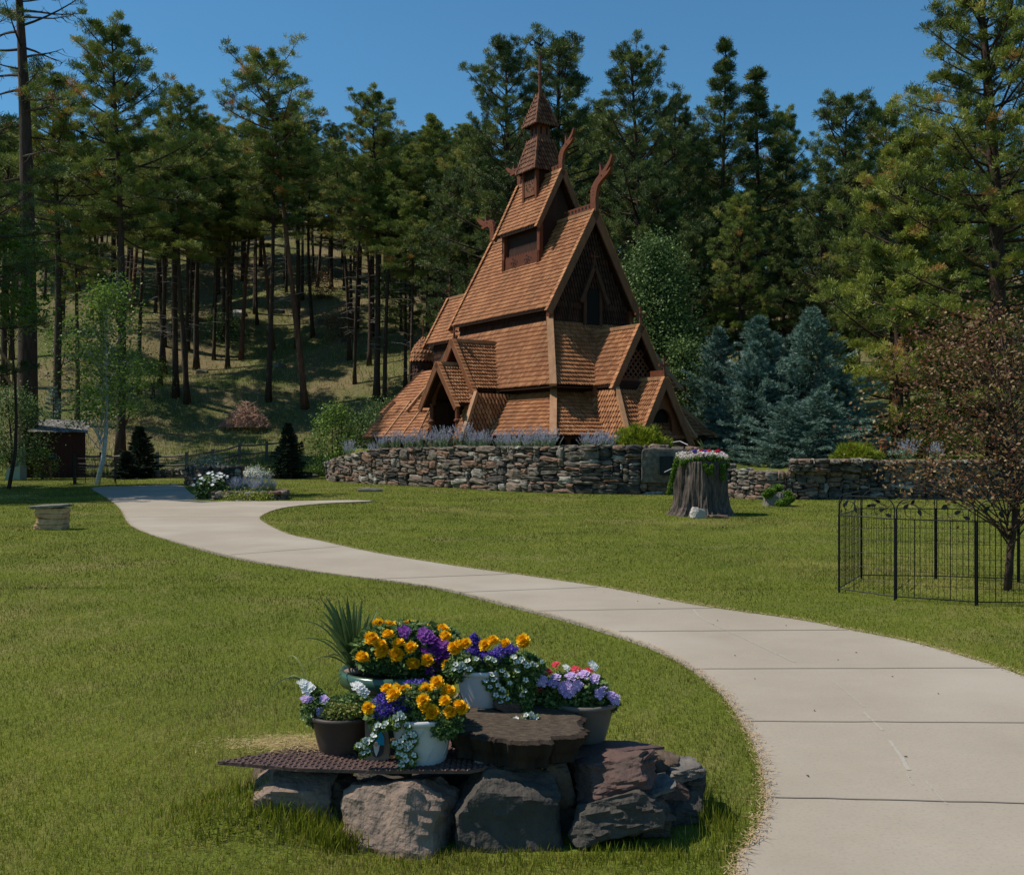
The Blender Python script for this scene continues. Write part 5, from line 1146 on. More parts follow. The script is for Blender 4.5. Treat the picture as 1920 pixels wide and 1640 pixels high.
def pot(label, c, rt, rb, h, mat, rim=.012, swirl=False, neck=None, seg=40):
    r = thing('flower_pot', label, 'flower pot', c, group='flower pots on the planter'); m = MB()
    prof = neck or [(rb*.97, 0), (rb, .006), (rb+(rt-rb)*.3, h*.3), (rb+(rt-rb)*.85, h*.86), (rt*.98, h-rim*1.6), (rt+rim*.5, h-rim*1.5), (rt+rim*.6, h), (rt-rim*.4, h+.002), (rt-rim, h-.03)]
    m.lathe(prof, seg=seg); m.lathe([(rb*.02, 0), (rb*.97, 0)], seg=seg); m.build('pot', M[mat], r, smooth=True)
    s = MB(); s.lathe([(.001, h-.015), (rt-rim, h-.02)], seg=16); s.build('soil', M['soilm'], r)
    if swirl:
        s = MB()
        for k in range(9):
            a0 = k*2*math.pi/9; pts = []
            for q in np.linspace(.12, .95, 9): rr = rb+(rt-rb)*q+.001; pts.append((rr*math.cos(a0+q*.8), rr*math.sin(a0+q*.8), h*q*.97))
            s.tube(pts, .0016, 4)
        s.lathe([(rb*1.02, h*.09), (rb*1.035, h*.10), (rb*1.02, h*.11)], seg=seg); s.build('rib', M['potwhite'], r)
    return r
def foliage(r, blobs, n, size, mat, seed, name='foliage'):
    rg = np.random.default_rng(seed); Ps = []
    for (c, rad) in blobs:
        c = np.array(Vector(c)-r.location); k = int(n*rad[0]*rad[2]*220)
        d = rg.normal(size=(k, 3)); d /= np.linalg.norm(d, axis=1, keepdims=True); Ps.append(c+d*np.array(rad)*rg.uniform(.3, 1, (k, 1))**.45)
    P = np.concatenate(Ps); V, A = leaf_arr(P, size, rg); m = MB(); addquad(m, V, A)
    return m.build(name, M[mat], r)
# front white pot
c = gz(788, 1437, .297); c = (c[0], c[1]+.10, .297)
w1 = pot('white swirled pot at the front with marigolds, blue lobelia and trailing white flowers', c, .128, .098, .185, 'potwhite', swirl=True)
Y1 = c[1]
foliage(w1, [(P5(700, 620, Y1), (.13, .11, .07)), (P5(890, 620, Y1), (.13, .11, .07)), (P5(800, 560, Y1), (.14, .1, .06)), (P5(940, 690, Y1-.08), (.07, .05, .05))], 2200, .022, 'leafdark', 1)
foliage(w1, [(P5(700, 585, Y1-.03), (.10, .08, .058)), (P5(800, 500, Y1+.05), (.07, .05, .03)), (P5(650, 620, Y1-.06), (.06, .05, .04))], 2800, .010, 'lob', 2, 'lobelia_blossom')
heads('marigold', [P5(x, y, Y1-.10+.07*(y < 530)) for x, y in [(655, 512), (700, 518), (745, 525), (905, 480), (850, 520), (835, 568), (960, 525), (945, 572), (880, 628), (970, 628), (1015, 592), (560, 608), (845, 602), (690, 540), (1035, 610), (895, 640)]], w1, 1.3)
casc = [(x, y) for x, y in [(760, 690), (770, 730), (745, 750), (765, 780), (740, 790), (755, 810), (725, 770), (720, 800), (740, 840), (735, 870), (750, 865), (770, 795), (790, 770), (715, 830), (780, 875), (705, 690), (650, 680), (640, 695), (600, 710), (590, 740), (575, 760), (560, 780), (545, 765), (550, 800), (530, 790), (515, 790), (560, 820), (700, 655), (720, 635), (735, 650), (610, 690), (785, 740), (730, 890), (790, 840), (695, 780), (535, 830)]]
heads('white_flower', [P5(x, y, Y1-.135) for x, y in casc], w1, 1.35, 1.0)
foliage(w1, [(P5(x, y+6, Y1-.125), (.012, .008, .012)) for x, y in casc], 9000, .012, 'leaf', 3, 'trailing_stems')
# second white pot on the stump
c2 = gz(905, 1322, .447); c2 = (c2[0], c2[1]+.02, .447)
w2 = pot('white pot standing on the dark stump slab with lobelia and trailing white flowers', c2, .12, .092, .165, 'potwhite'); Y2 = c2[1]
foliage(w2, [(P5(1080, 400, Y2), (.12, .1, .07)), (P5(1230, 410, Y2), (.13, .1, .08)), (P5(1340, 430, Y2-.05), (.09, .06, .09)), (P5(1330, 540, Y2-.09), (.05, .03, .08)), (P5(1030, 410, Y2), (.07, .07, .04))], 2200, .022, 'leafdark', 4)
foliage(w2, [(P5(1100, 320, Y2), (.05, .04, .06)), (P5(1090, 275, Y2), (.02, .02, .045)), (P5(1250, 330, Y2), (.06, .05, .045)), (P5(1170, 355, Y2-.03), (.08, .05, .03))], 2800, .010, 'lob', 5, 'lobelia_blossom')
heads('marigold', [P5(x, y, Y2-.07) for x, y in [(985, 300), (1015, 290), (1050, 285), (1145, 292), (1185, 270), (1247, 284), (1335, 268), (1345, 285), (1000, 315), (1320, 490), (1315, 515), (1345, 505)]], w2, 1.2)
cw = [(1000, 385), (1010, 400), (990, 410), (1030, 385), (1040, 400), (1060, 370), (1020, 420), (1070, 410), (1100, 360), (1160, 355), (1190, 365), (1180, 440), (1190, 460), (1150, 470), (1210, 490), (1230, 420), (1300, 375), (1330, 360), (1345, 380), (1355, 395), (1305, 420), (1380, 385), (1400, 390), (1430, 375), (1240, 520), (1200, 540), (1235, 545), (1225, 575), (1270, 480), (1350, 465), (1255, 440), (1230, 510), (1300, 660), (1340, 660), (1360, 680), (1350, 640), (1380, 660), (1375, 635), (1400, 680), (1385, 690), (1345, 690), (1400, 650), (1330, 540), (1345, 520), (1320, 370), (1290, 350), (1170, 500), (1260, 560)]
heads('white_flower', [P5(x, y, Y2-.125-(.07 if y > 600 else 0)) for x, y in cw], w2, 1.35, 1.0)
foliage(w2, [(P5(x, y+6, Y2-.115-(.07 if y > 600 else 0)), (.012, .008, .012)) for x, y in cw], 9000, .012, 'leaf', 6, 'trailing_stems')
# green pot at the back
c3 = ((744-960)/FPX*4.68, 4.68, 0); 
w3 = pot('wide dark green glazed pot behind the others with marigolds, purple verbena and a spiky plant', c3, .255, .2, .555, 'potgreen', neck=[(.15, 0), (.17, .1), (.205, .33), (.215, .44), (.205, .465), (.215, .475), (.262, .49), (.268, .535), (.262, .552), (.25, .556), (.235, .53)]); Y3 = 4.68
foliage(w3, [(P5(650, 310, Y3-.1), (.15, .1, .11)), (P5(780, 320, Y3-.12), (.17, .1, .13)), (P5(900, 360, Y3-.12), (.13, .1, .12)), (P5(700, 240, Y3), (.16, .1, .06)), (P5(850, 260, Y3), (.16, .1, .07)), (P5(600, 370, Y3-.14), (.08, .05, .05)), (P5(900, 420, Y3-.15), (.1, .06, .05))], 1500, .028, 'leafdark', 7)
heads('marigold', [P5(x, y, Y3-.24+.17*(y < 240)) for x, y in [(610, 194), (640, 200), (672, 205), (660, 240), (690, 232), (575, 262), (620, 290), (632, 327), (712, 285), (700, 340), (775, 305), (785, 388), (855, 368), (755, 195), (790, 200), (790, 224), (820, 232), (735, 235), (840, 208), (885, 235), (932, 218), (945, 250), (530, 355), (960, 390)]], w3, 1.45)
heads('purple_flower_head', [P5(x, y, Y3-.2) for x, y in [(840, 232), (865, 262), (900, 285), (925, 318), (880, 320), (940, 350), (955, 300), (905, 355), (855, 325), (885, 395), (740, 225), (975, 325), (930, 290), (890, 345), (870, 410), (905, 400), (850, 250), (960, 345), (915, 330)]], w3, 1.35)
M['blade'] = ramp_mat('sword_leaves', [(.05, .09, .03), (.11, .16, .06), (.18, .22, .08)], .45, trans=.2)
def swords(parent, base, tips, w, name='sword_leaf', mat='blade', arch=.12):
    off = parent.location
    for (tx, ty, ty_y) in tips:
        t = P5(tx, ty, ty_y); b = Vector(base); m = MB(); n = 8; pts = []; L = (t-b).length
        for i in range(n+1):
            q = i/n; pts.append(b.lerp(t, q)+Vector((0, 0, arch*L*math.sin(q*math.pi)*(1 if abs(t.x-b.x) > .1 else .2))))
        V = []; F = []; s = Vector(((pts[-1]-pts[0]).z, RND.uniform(-.3, .3), -(pts[-1]-pts[0]).x)); s = s.normalized() if s.length else Vector((1, 0, 0))
        for i, p in enumerate(pts): ww = w*(1-(i/n)**2.2)*(.5+.5*min(1, i/2))+.0008; V += [p+s*ww, p+Vector((0, ww*.5, 0)), p-s*ww]
        for i in range(n): F += [(3*i, 3*i+1, 3*i+4, 3*i+3), (3*i+1, 3*i+2, 3*i+5, 3*i+4)]
        m.add(np.array([v-off for v in V]), F, RND.random()); m.build(name, M[mat], parent)
swords(w3, P5(490, 405, Y3), [(350, 50, 4.65), (325, 60, 4.7), (395, 90, 4.6), (300, 150, 4.6), (345, 185, 4.55), (455, 40, 4.72), (490, 60, 4.75), (530, 55, 4.7), (520, 120, 4.6), (570, 130, 4.8), (610, 105, 4.8), (380, 130, 4.7), (430, 90, 4.65), (470, 110, 4.6), (550, 160, 4.75), (365, 110, 4.6), (420, 130, 4.55), (505, 90, 4.6), (330, 120, 4.7), (450, 70, 4.6), (410, 60, 4.7), (375, 230, 4.5), (440, 150, 4.55)], .014)
swords(w3, P5(480, 410, Y3), [(290, 258, 4.6), (250, 395, 4.5), (230, 170, 4.7), (300, 400, 4.4), (350, 500, 4.42), (720, 190, 4.7), (200, 265, 4.7), (390, 500, 4.5), (320, 290, 4.5), (680, 380, 4.4)], .004, 'arching_leaf', arch=.2)
# left brown pot
c4 = gz(636, 1416, .297); c4 = (c4[0], c4[1]+.09, .297); Y4 = c4[1]
w4 = pot('brown pot at the left with drying foliage and a few white flowers', c4, .135, .10, .155, 'potbrown')
foliage(w4, [(P5(300, 610, Y4), (.06, .08, .07)), (P5(420, 610, Y4), (.10, .1, .055)), (P5(500, 600, Y4), (.07, .08, .06)), (P5(300, 550, Y4), (.04, .04, .04))], 1900, .02, 'leafdark', 8)
foliage(w4, [(P5(430, 625, Y4-.08), (.10, .05, .04))], 2600, .012, 'wild', 9, 'dry_foliage')
heads('white_flower_head', [P5(x, y, Y4-.08) for x, y in [(235, 488), (262, 508), (505, 502), (530, 528), (250, 500)]], w4, 1.1); heads('lilac_flower_head', [P5(x, y, Y4-.08) for x, y in [(245, 562), (270, 565), (340, 562), (325, 625)]], w4, .75)
swords(w4, P5(260, 480, Y4), [(0, 600, 4.1), (20, 580, 4.3), (150, 350, 4.4), (180, 450, 4.2), (120, 480, 4.3)], .0022, 'grass_blade', arch=.25)
# right taupe pot
c5 = gz(1090, 1392, .29); c5 = (c5[0]+.02, c5[1]+.06, .29); Y5 = c5[1]
w5 = pot('dark taupe pot at the right with red, white and lilac verbena', c5, .135, .09, .17, 'pottaupe')
foliage(w5, [(P5(1500, 560, Y5), (.09, .09, .07)), (P5(1620, 540, Y5), (.13, .1, .09)), (P5(1720, 580, Y5), (.08, .08, .05)), (P5(1580, 480, Y5), (.12, .09, .05)), (P5(1450, 560, Y5), (.05, .05, .05))], 2000, .024, 'leafdark', 10)
heads('red_flower_head', [P5(x, y, Y5-.06) for x, y in [(1500, 390), (1460, 425), (1452, 432), (1595, 415), (1428, 482), (1665, 420), (1410, 512), (1630, 430)]], w5, .8)
heads('white_flower_head', [P5(x, y, Y5-.06) for x, y in [(1550, 405), (1680, 392), (1605, 437), (1690, 400)]], w5, .85)
heads('lilac_flower_head', [P5(x, y, Y5-.10) for x, y in [(1500, 455), (1425, 468), (1480, 485), (1575, 450), (1640, 440), (1695, 458), (1560, 495), (1550, 530), (1610, 490), (1735, 515), (1775, 540), (1720, 535), (1530, 500), (1580, 520), (1790, 560)]], w5, 1.0)
# painted stone with a bearded gnome
g0 = gz(707, 1432, .3); gs = thing('painted_stone', 'flat tan stone painted with a bearded gnome in a blue hat', 'painted stone', (g0[0]-.005, g0[1]+.05, .297), group=None)
m = MB(); out = [(-.052, 0), (-.057, .03), (-.05, .09), (-.053, .17), (-.04, .198), (-.01, .205), (.01, .17), (.04, .14), (.05, .06), (.047, .008), (.02, -.004)]
m.prism([(x, 0, z) for x, z in out], (0, .03, 0)); m.build('stone_body', RM['tan'], gs)
def fig(name, pts, d, col, y=-.002): m = MB(); m.prism([(x, y, z) for x, z in pts], (0, d, 0)); m.build(name, ramp_mat(name+'_paint', [col], .6), gs)
el = lambda cx, cz, rx, rz, a=0, b=6.283, n=16: [(cx+rx*math.cos(t), cz+rz*math.sin(t)) for t in np.linspace(a, b, n)][:(-1 if b > 6 else None)]
fig('gnome_body', [(-.03, .065), (.026, .068)]+el(-.002, .05, .028, .034, 0, -math.pi, 12), -.002, (.03, .035, .045))
fig('gnome_hat', [(-.018, .068), (.028, .066), (.028, .10), (.012, .125), (-.012, .14), (-.005, .11), (-.016, .09)], -.003, (.01, .28, .52), -.003)
fig('gnome_beard', [(-.016, .066), (.010, .068), (.006, .045), (-.004, .02), (-.012, .04)], -.002, (.6, .6, .6), -.0045)
fig('gnome_nose', el(-.004, .07, .008, .009), -.002, (.6, .33, .22), -.007)
rock('small pale quartz stone on the platform in front of the stump', 905, 1424, 4.10, (.065, .05, .055), (.2, .2, .3), 'white', 41, p=2, n=12, grp='small stones on the planter')
rock('small orange stone on top of the upright brown rock', 1032, 1415, 4.2, (.06, .05, .035), (0, 0, .2), 'orange', 42, n=12, grp='small stones on the planter')
rock('reddish brown stone beside the white pot on the stump', 951, 1330, 4.34, (.115, .08, .055), (0, .05, .1), 'red', 43, z=.468, n=12, grp='small stones on the planter')
rock('rounded tan stone left of the white pot on the stump', 872, 1318, 4.42, (.09, .08, .045), (0, .1, 0), 'tan', 44, z=.475, n=12, p=2.5, cuts=3, grp='small stones on the planter')
rock('pale tan stone lying on the rim of the green pot', 663, 1258, 4.6, (.085, .05, .025), (0, 0, 0), 'tan', 45, n=12, p=2.5, cuts=3, grp='small stones on the planter')
rock('small pale stone right of the stump slab top', 1052, 1325, 4.5, (.09, .06, .04), (0, 0, 0), 'white', 46, n=12, grp='small stones on the planter')
# straw behind the plate
n = 2200; X = NR.normal(-.88, .17, n); Y = NR.normal(4.33, .06, n); a = NR.uniform(0, 6.28, n); l = NR.uniform(.02, .07, n); P = np.stack([X, Y, np.full(n, .30)+NR.uniform(0, .012, n)-.0*X], -1); d = np.stack([np.cos(a)*l, np.sin(a)*l*.6, NR.uniform(-.004, .01, n)], -1); s_ = np.stack([-np.sin(a), np.cos(a), 0*a], -1)*.0015
mb = MB(); mb.add(np.stack([P-s_, P+s_, P+d], 1).reshape(-1, 3), np.arange(3*n).reshape(-1, 3), np.repeat(NR.uniform(0, 1, n), 3))
tag(mb.build('straw', ramp_mat('straw', [(.28, .19, .08), (.48, .36, .18)], .9)), 'loose straw scattered on the left end of the platform', 'straw', kind='stuff')
# ------------------------------------------------------------ big stump with flowers
sc2 = gnd(1322, 968); big_st = bark_stump('tree_stump', 'tall furrowed stump on the lawn planted with pink and white flowers', (sc2.x, sc2.y+.35, 0), [(.80, -.02), (.70, .08), (.625, .2), (.585, .4), (.565, .7), (.55, 1.0), (.545, 1.16), (.53, 1.2), (.46, 1.19)], 280, 9, 1.2, .13, 'stumpbark', freq=6)
off = big_st.location
def stumpflowers(r, pos, rad, n, mat, size, seed, name): foliage(r, [(Vector(p)+r.location, rad) for p in pos], n, size, mat, seed, name)
pos = [(.5*math.cos(t)*.92, .5*math.sin(t)*.92, 1.27+.04*math.sin(t*3)) for t in np.linspace(0, 6.1, 16)]+[(.2*math.cos(t), .2*math.sin(t), 1.33) for t in range(6)]
stumpflowers(big_st, pos, (.13, .12, .08), 420, 'leaf', .04, 1, 'foliage'); stumpflowers(big_st, [(x, y, z+.03) for x, y, z in pos], (.12, .12, .075), 330, 'pinkf', .034, 2, 'petunia_blossom')
stumpflowers(big_st, [(-.05, -.2, 1.42), (.1, -.25, 1.42), (.3, -.2, 1.42)], (.05, .05, .03), 700, 'redf', .035, 3, 'red_blossom'); stumpflowers(big_st, [(-.2, -.2, 1.42), (.0, -.25, 1.41)], (.04, .04, .03), 700, 'lob', .035, 4, 'violet_blossom')
vine = [(-.60-.02*k, -.2-.02*math.sin(k), 1.2-k*.085) for k in range(9)]+[(-.5, -.35, 1.15), (-.05, -.58, 1.1), (0.0, -.6, 1.02), (.1, -.6, 1.08), (.08, -.6, .95), (.35, -.5, 1.1), (.36, -.5, .98), (.37, -.5, .86), (.5, -.3, 1.1)]
stumpflowers(big_st, vine, (.055, .04, .06), 700, 'leafbright', .03, 5, 'trailing_vine')
for k in range(9):
    a = k*2.1; m = MB(); b = Vector((.05, -.05, 1.3)); e = b+Vector((math.cos(a)*.3, math.sin(a)*.2, .3+.1*math.sin(k))); s = Vector((.012, .004, 0)); md = b.lerp(e, .5)+Vector((0, 0, .08)); m.add(np.array([b-s, b+s, md+s, md-s, e]), [(0, 1, 2, 3), (3, 2, 4)], .5); m.build('spike_leaf', M['blade'], big_st)
rk = rock('broken grey stone leaning on the foot of the tall flower stump', 1308, 963, 21.1, (.3, .2, .24), (0, .3, .2), 'white', 51, z=.1, n=12, grp='')

o = rock('low bark chips mound at the foot of the tall flower stump', 1345, 968, 21.1, (.45, .2, .1), (0, 0, 0), 'brown', 52, z=.03, n=12, grp='')
cw_ = thing('support_wire', 'thin bent pale wire over the stone wall beside the tall stump', 'wire', (0, 0, 0)); m = MB(); m.tube([ray(1246, 885, 25), ray(1265, 876, 23.5), ray(1285, 862, 22)], .012, 5); m.tube([ray(1262, 829, 25), ray(1275, 827, 24), ray(1290, 834, 22)], .012, 5); m.build('wire', ramp_mat('galvanised_wire', [(.35, .37, .42)], .5), cw_)
# small stump planter
p = gnd(1460, 949); ss = bark_stump('tree_stump', 'small hollow grey stump overgrown with green leaves near the low wall', (p.x, p.y+.2, 0), [(.36, -.02), (.34, .1), (.32, .25), (.30, .34)], 70, 14, .4, .12, 'rail', freq=5)
stumpflowers(ss, [(-.2, -.2, .38), (0, -.1, .46), (.2, -.25, .3), (.15, -.36, .15), (.25, -.3, .2), (-.27, -.2, .3), (.0, -.38, .08)], (.12, .1, .08), 900, 'leafbright', .05, 7, 'vine_leaves')
# pen round the bronze tree
PP = [(3.48, 10.68), (3.87, 10.12), (4.53, 9.78), (5.28, 9.72), (5.95, 10.1), (6.25, 10.8), (5.77, 11.42), (4.94, 11.69), (4.09, 11.75)]
pen = thing('wire_pen', 'black wire garden pen with arched panels and leaf scrolls around the bronze tree', 'fence', (PP[0][0], PP[0][1], 0)); off = pen.location
def panel(a, b, H, parent, scroll=True, step=.055, off=off):
    a = Vector((*a, 0))-Vector((off.x, off.y, 0)); b = Vector((*b, 0))-Vector((off.x, off.y, 0)); d = (b-a); L = d.length; d = d/L; m = MB(); U = Vector((0, 0, 1)); e = .012; a = a+d*e; L -= 2*e; b = a+d*L; hz = H*.80
    top = [a+U*.0, a+U*(H-.12)]+[a+d*(.12*(1-math.cos(t)))+U*(H-.12+.12*math.sin(t)) for t in np.linspace(.2, math.pi/2, 6)]+[b-d*(.12*(1-math.cos(t)))+U*(H-.12+.12*math.sin(t)) for t in np.linspace(math.pi/2, .2, 6)]+[b+U*(H-.12), b]
    m.tube(top, .006, 6); m.tube([a+U*hz, b+U*hz], .006, 5); m.tube([a+U*.05, b+U*.05], .006, 5)
    k = int(L/step); t = MB()
    for i in range(1, k): t.tube([a+d*(i*L/k)+U*.05, a+d*(i*L/k)+U*hz], .0045 if i % 6 == 3 else .0021, 4, cap=False)
    for z in (.17, .30, .44, .58, .68): t.tube([a+U*z*H, b+U*z*H], .0018, 4, cap=False)
    f = m.build('panel', M['iron'], parent); t.build('wire_mesh', M['iron'], f)
    if scroll:
        s = MB(); n_ = 14; s.tube([a+d*(L*q)+U*(hz+.09*H+.07*H*math.sin(q*6.283+1)) for q in np.linspace(.02, .98, n_)], .003, 4)
        for cx in (.2, .75): s.tube([a+d*(L*cx+.07*math.cos(t))+U*(hz+.08*H+.07*math.sin(t)) for t in np.linspace(0, 5, 12)], .003, 4)
        s.build('scroll', M['iron'], f)
        for q, dz, an in ((.12, .12, .9), (.30, .07, -1.2), (.62, .12, .2), (.78, .08, .5), (.9, .03, 2.8)):
            c = a+d*L*q+U*(hz+dz*H); lf = MB(); x = d*math.cos(an)+U*math.sin(an); y = x.cross(d.cross(U)).normalized(); lf.prism([c-x*.035, c-x*.012+y*.019, c+x*.012+y*.017, c+x*.042, c+x*.012-y*.017, c-x*.012-y*.019], d.cross(U)*.004); lf.build('leaf', M['iron'], f)
for i in range(len(PP)): panel(PP[i], PP[(i+1) % len(PP)], 1.04, pen)
for x, y in PP: m = MB(); m.tube([(x-off.x, y-off.y, 0), (x-off.x, y-off.y, .84)], .008, 6); m.build('hinge_post', M['iron'], pen)
# pen round the birch
b0 = gnd(140, 908); pb = thing('wire_pen', 'small dark wire pen around the white birch trunk', 'fence', b0); Yb = b0.y
Q = [(ray(140, 0, Yb).x, Yb), (ray(178, 0, Yb-.3).x, Yb-.3), (ray(218, 0, Yb).x, Yb), (ray(215, 0, Yb+1.6).x, Yb+1.6), (ray(160, 0, Yb+1.8).x, Yb+1.8)]
for i in range(5): panel(Q[i], Q[(i+1) % 5], 1.0, pb, False, .1, off=b0)
m = MB(); m.box((.0, 0, .58), (.09, .09, 1.16)); m.build('post', M['iron'], pb)
# ------------------------------------------------------------ shed, sign, cabinets, rail, stair
sx0, sx1 = ray(66, 0, 45.8).x, ray(157, 0, 45.8).x
shed = thing('garden_shed', 'small dark red board shed with a shake roof behind the huge trunk', 'shed', ((sx0+sx1)/2-.4, 46.7, 0), math.radians(23)); w = sx1-sx0
M['shedred'] = ramp_mat('dark_red_boards', [(.06, .018, .014)], .8, 8, .3, bump=.5, bscale=12, stretch=(6, 1, .1))
m = MB(); m.box((0, 0, 1.02), (w, 2.0, 2.05)); m.build('wall', M['shedred'], shed)
m = MB()
for i in range(12): m.box((-w/2+(i+.5)*w/12, -1.012, 1.02), (w/12-.02, .02, 2.0), RND.random())
m.build('cladding', M['shedred'], shed); m = MB(); m.box((.15, -1.03, .98), (.8, .03, 1.9)); dd_ = m.build('door', M['shedred'], shed); m = MB(); m.tube([(-.2, -1.05, .95), (-.2, -1.09, .95), (-.2, -1.09, 1.05)], .02, 6); m.build('handle', M['iron'], dd_)
m = MB(); M['shake'] = ramp_mat('grey_shakes', [(.10, .09, .08), (.25, .23, .21)], .85, 10, .5)
for r_ in range(8):
    for c_ in range(16):
        x = -w/2-.12+(c_+.5*(r_ % 2))*(w+.3)/16; y = -1.2+r_*.33; m.box((x, y+.16, 2.12+r_*.075+RND.uniform(0, .02)), ((w+.3)/16-.015, .40, .025), RND.random(), R=Matrix.Rotation(.2, 3, 'X'))
rf = m.build('roof', M['shake'], shed); m = MB(); m.prism([(-w/2-.1, -1.15, 2.03), (w/2+.1, -1.15, 2.03), (w/2+.1, 1.3, 2.6), (-w/2-.1, 1.3, 2.6)], (0, 0, .05)); m.build('roof_deck', M['shedred'], rf)
p = gnd(95, 898); sg = thing('sign_post', 'small dark framed sign on a faded red post in front of the shed', 'sign', p)
m = MB(); m.box((0, 0, .45), (.06, .05, .9)); m.build('post', ramp_mat('faded_red_paint', [(.35, .09, .08)], .7), sg)
m = MB(); m.box((.09, -.045, .99), (.37, .03, .27)); bd = m.build('board', ramp_mat('dark_sign', [(.012, .018, .025)], .6), sg)
m = MB()
for q in ((.09, 1.12, .38, .02), (.09, .86, .38, .02)): m.box((q[0], -.065, q[1]), (q[2], .012, q[3]))
for x in (-.09, .27): m.box((x, -.065, .99), (.02, .012, .26))
m.build('frame', ramp_mat('sign_frame', [(.20, .20, .20)], .7), bd)
m = MB()
for k, (x, wd, z, h) in enumerate([(-.035, .016, 1.045, .04), (-.01, .012, 1.04, .028), (.012, .012, 1.038, .028), (.035, .012, 1.036, .036), (.085, .016, 1.045, .04), (.11, .013, 1.04, .028), (.133, .012, 1.04, .028), (.158, .012, 1.042, .034), (.182, .013, 1.04, .028)]): m.box((x, -.0615, z), (wd, .003, h))
m.box((.075, -.0615, .975), (.22, .003, .018)); m.build('lettering', ramp_mat('sign_lettering', [(.30, .33, .36)], .7), bd)
cb = thing('utility_cabinet', 'pale green metal utility cabinet at the left edge of the lawn', 'cabinet', (ray(22, 0, 43).x, 43, 0)); M['palegreen'] = ramp_mat('pale_green_metal', [(.30, .35, .27)], .5)
m = MB(); m.box((.08, .5, .95), (.38, .35, .9)); m.build('upper_box', M['palegreen'], cb); m = MB(); m.prism([(-.3, 0, 0), (.35, 0, 0), (.35, 0, .62), (-.22, 0, .5)], (0, .6, 0)); m.build('base_box', M['palegreen'], cb)
sr = thing('stair_railing', 'brown wooden stair railing sloping down at the far left edge', 'railing', ray(5, 690, 52)); m = MB(); a = ray(-60, 575, 52)-sr.location; b = ray(34, 705, 52)-sr.location
for o_ in (0, -.9): m.bar(a+Vector((0, 0, o_)), b+Vector((0, 0, o_)), .1, .14, .8)
m.build('handrail', ramp_mat('tan_stained_rail', [(.22, .11, .05)], .7), sr)
for i in range(14): q = a.lerp(b, (i+.5)/14); m = MB(); m.box(q-Vector((0, 0, .45)), (.05, .05, .95)); m.build('baluster', ramp_mat('tan_stained_rail', [(.22, .11, .05)], .7) if i == 0 else bpy.data.materials['tan_stained_rail.001'], sr)
m = MB(); q = b; m.box(q-Vector((0, 0, 1.8)), (.14, .14, 4.0)); m.build('post', M['barkred'], sr)
# split rail fence
fn = thing('rail_fence', 'weathered two-rail wooden fence at the foot of the hill', 'fence', (ray(150, 0, 47).x, 47, 0)); FO = fn.location
FP = [(60, 47.5), (150, 47.6), (190, 47.8), (235, 48), (295, 48.3), (350, 48.6), (399, 51.5), (449, 55), (500, 55.4), (556, 57)]; prev = None
for px, Y in FP:
    g_ = ray(px, 0, Y); z = tz(g_.x, Y); p = Vector((g_.x, Y, z))-FO; m = MB(); m.box(p+Vector((0, 0, .55)), (.14, .14, 1.15), RND.random(), R=Matrix.Rotation(.1, 3, 'Z')); m.build('post', M['rail'], fn)
    if prev:
        for h in (.95, .5): m = MB(); md = prev.lerp(p, .5)+Vector((0, 0, h-.04)); m.tube([prev+Vector((0, 0, h+RND.uniform(-.04, .04))), md, p+Vector((0, 0, h+RND.uniform(-.04, .04)))], .05, 5, RND.random()); m.build('rail', M['rail'], fn)
    prev = p
# stacked stone marker, log, brush pile, brown post
p = gnd(90, 994); mk_ = thing('stone_marker', 'short stacked tan stone pillar with a grey cap on the left lawn', 'stone pillar', p)
tanst = ramp_mat('tan_sandstone', [(.48, .27, .13), (.62, .40, .22)], .85, 9, .4, bump=.5, bscale=20)
for i in range(4):
    V, F = rockshape(12, 60+i, (.52+RND.uniform(-.04, .03), .36, .105), p=10, cuts=3, rough=.02); m = MB(); m.add(V+np.array((RND.uniform(-.02, .02), .18, .05+i*.1)), F, RND.random()); m.build('stone_course', tanst, mk_)
V, F = rockshape(12, 66, (.64, .5, .055), p=10, cuts=3, rough=.02); V = V@np.array(Matrix.Rotation(-.05, 3, 'Y')).T; m = MB(); m.add(V+np.array((-.02, .18, .43)), F, .7); m.build('cap_slab', ramp_mat('grey_cap', [(.13, .125, .11), (.17, .16, .14)], .85, 10, .4), mk_)
p = gnd(694, 922); m = MB(); m.tube([(-.4, 0, .05), (-.1, .02, .06), (.2, 0, .05), (.4, .03, .06)], [.06, .08, .07, .06], 9); o = m.build('log', M['rail']); o.location = p; tag(o, 'short weathered grey log lying on the grass in front of the wall', 'log')
p = hill_at(460, 803); bp_ = thing('brush_pile', 'rusty heap of cut pine branches on the hillside grass', 'brush pile', p); bp_.scale = (1.08, 1.0, 1.25); m = MB(); rd = random.Random(9)
for i in range(420):
    a = rd.uniform(0, 6.28); f = rd.random()**.6; r_ = 1.45*f; z = 1.45*(1-f)**.75*rd.uniform(.6, 1.05); b = Vector((math.cos(a)*r_, math.sin(a)*r_*.8, z)); d = Vector((rd.uniform(-1, 1), rd.uniform(-.6, .6), rd.uniform(-.6, .4))).normalized()*rd.uniform(.2, .7); e = b+d; e.z = max(.02, e.z); m.tube([b, b.lerp(e, .5)+Vector((0, 0, rd.uniform(-.05, .08))), e], [.03 if i % 9 == 0 else .018, .015, .006], 4, rd.random(), 1 if i % 7 == 0 else 0, cap=False)
m.build('branches', [ramp_mat('rusty_branches', [(.30, .17, .11), (.52, .33, .23)], .9), M['deadwood']], bp_)
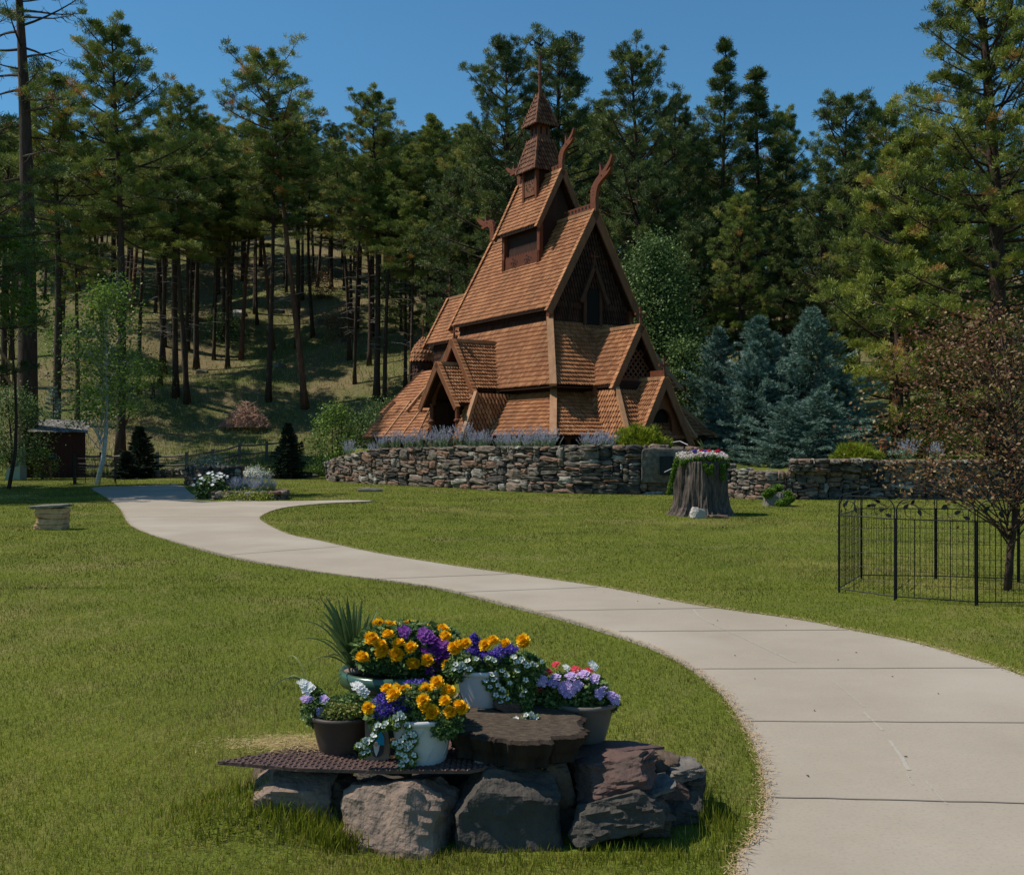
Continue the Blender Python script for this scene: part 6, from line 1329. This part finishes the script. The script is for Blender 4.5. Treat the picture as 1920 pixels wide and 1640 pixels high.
rg = np.random.default_rng(9); n = 900; a = rg.uniform(0, 6.28, n); f = rg.random(n)**.55; Pn = np.stack([np.cos(a)*f*1.5, np.sin(a)*f*1.2, 1.4*(1-f)**.8*rg.uniform(.3, 1, n)+.05], -1); V, A = tuft_arr(Pn, rg.normal(size=(n, 3)), 10, .16, .012, rg); m = MB(); addtri(m, V, A); m.build('dead_needles', ramp_mat('dead_needles', [(.28, .15, .10), (.50, .28, .19), (.62, .42, .32)], .8), bp_)
p = ray(1656, 850, 29.8); pt = thing('wooden_post', 'short brown capped post on the right stone wall', 'post', (p.x, 29.8, 1.0)); m = MB(); m.box((0, 0, .3), (.16, .16, .62)); m.build('shaft', M['redtrim'], pt); m = MB(); m.box((0, 0, .64), (.23, .23, .07)); m.box((0, 0, .70), (.18, .18, .06), taper=.3); m.build('cap', M['trim'], pt)
# ------------------------------------------------------------ beds: daisies and catmint
dz = thing('daisy_clump', 'clump of tall white daisies at the left end of the low stone bed', 'flowers', (ray(398, 0, 28.3).x, 28.3, 0)); foliage(dz, [(Vector(dz.location)+Vector((0, 0, .3)), (.38, .3, .38)), (Vector(dz.location)+Vector((-.2, 0, .3)), (.3, .3, .35))], 160, .07, 'leafdark', 20)
dm_ = petals(9, .05, 1, 'daisy', 'whitef', .15, .35); ME['daisy'] = dm_
for i in range(64): o = mk('daisy', dm_, dz); a = RND.uniform(0, 6.28); q = RND.random()**.5; o.location = (math.cos(a)*q*.5-.02, math.sin(a)*q*.3-.1, .50+.32*RND.random()-.1*q); o.rotation_euler = (RND.uniform(.2, .9), RND.uniform(-.3, .3), 0); s = RND.uniform(.8, 1.2); o.scale = (s, s, s)
GS2 = 'catmint in the low stone bed'
cat0 = None
for i, (px, Y, s) in enumerate([(440, 28.5, .7), (465, 28.7, .75), (490, 28.6, .75), (510, 28.9, .6), (452, 29.2, .7), (478, 28.2, .6)]): dup(s0, (ray(px, 0, Y).x, Y, .18), i, s*.75, 'grey violet catmint filling the low curved stone bed', GS2)
leafy('ground_plant', 'low yellow green plants along the foot of the low curved bed', 'plants', (ray(460, 0, 27.4).x, 27.4, 0), .22, .9, 34, 30, .05, 'leafyellow', 91, cb=.1, trunk=.01, crad=.12, sc=(1, .12), stems=1, branch=False)
leafy('ground_plant', 'blue grey spurge spilling over the dark stacked stone bed', 'plants', (ray(390, 0, 37).x, 37, .65), .35, .8, 30, 30, .06, 'spruce', 92, cb=.1, trunk=.01, crad=.2, sc=(1, .4), branch=False)
leafy('ground_plant', 'pale flowering plant on the edging stones beside the small dark fir', 'plants', (ray(478, 0, 44).x, 44, 0), .4, .7, 30, 26, .07, 'whitef', 93, cb=.3, trunk=.01, crad=.2, sc=(1, .3), branch=False)
rock('pale rounded rock on the hill between trunks', 448, 590, 90, (1.1, .9, .7), (0, 0, 0), 'white', 61, z=hill_at(448, 590).z, n=12, grp='pale rocks on the hillside').location = hill_at(448, 590)
for i, (px, py) in enumerate([(523, 585), (525, 688), (600, 605), (380, 700), (640, 640), (700, 560)]): o = rock(('pale rock lying on the hillside slope'), px, py, 80, (.8, .7, .5), (0, 0, i), 'grey', 62+i, n=12, grp='pale rocks on the hillside'); o.location = hill_at(px, py)
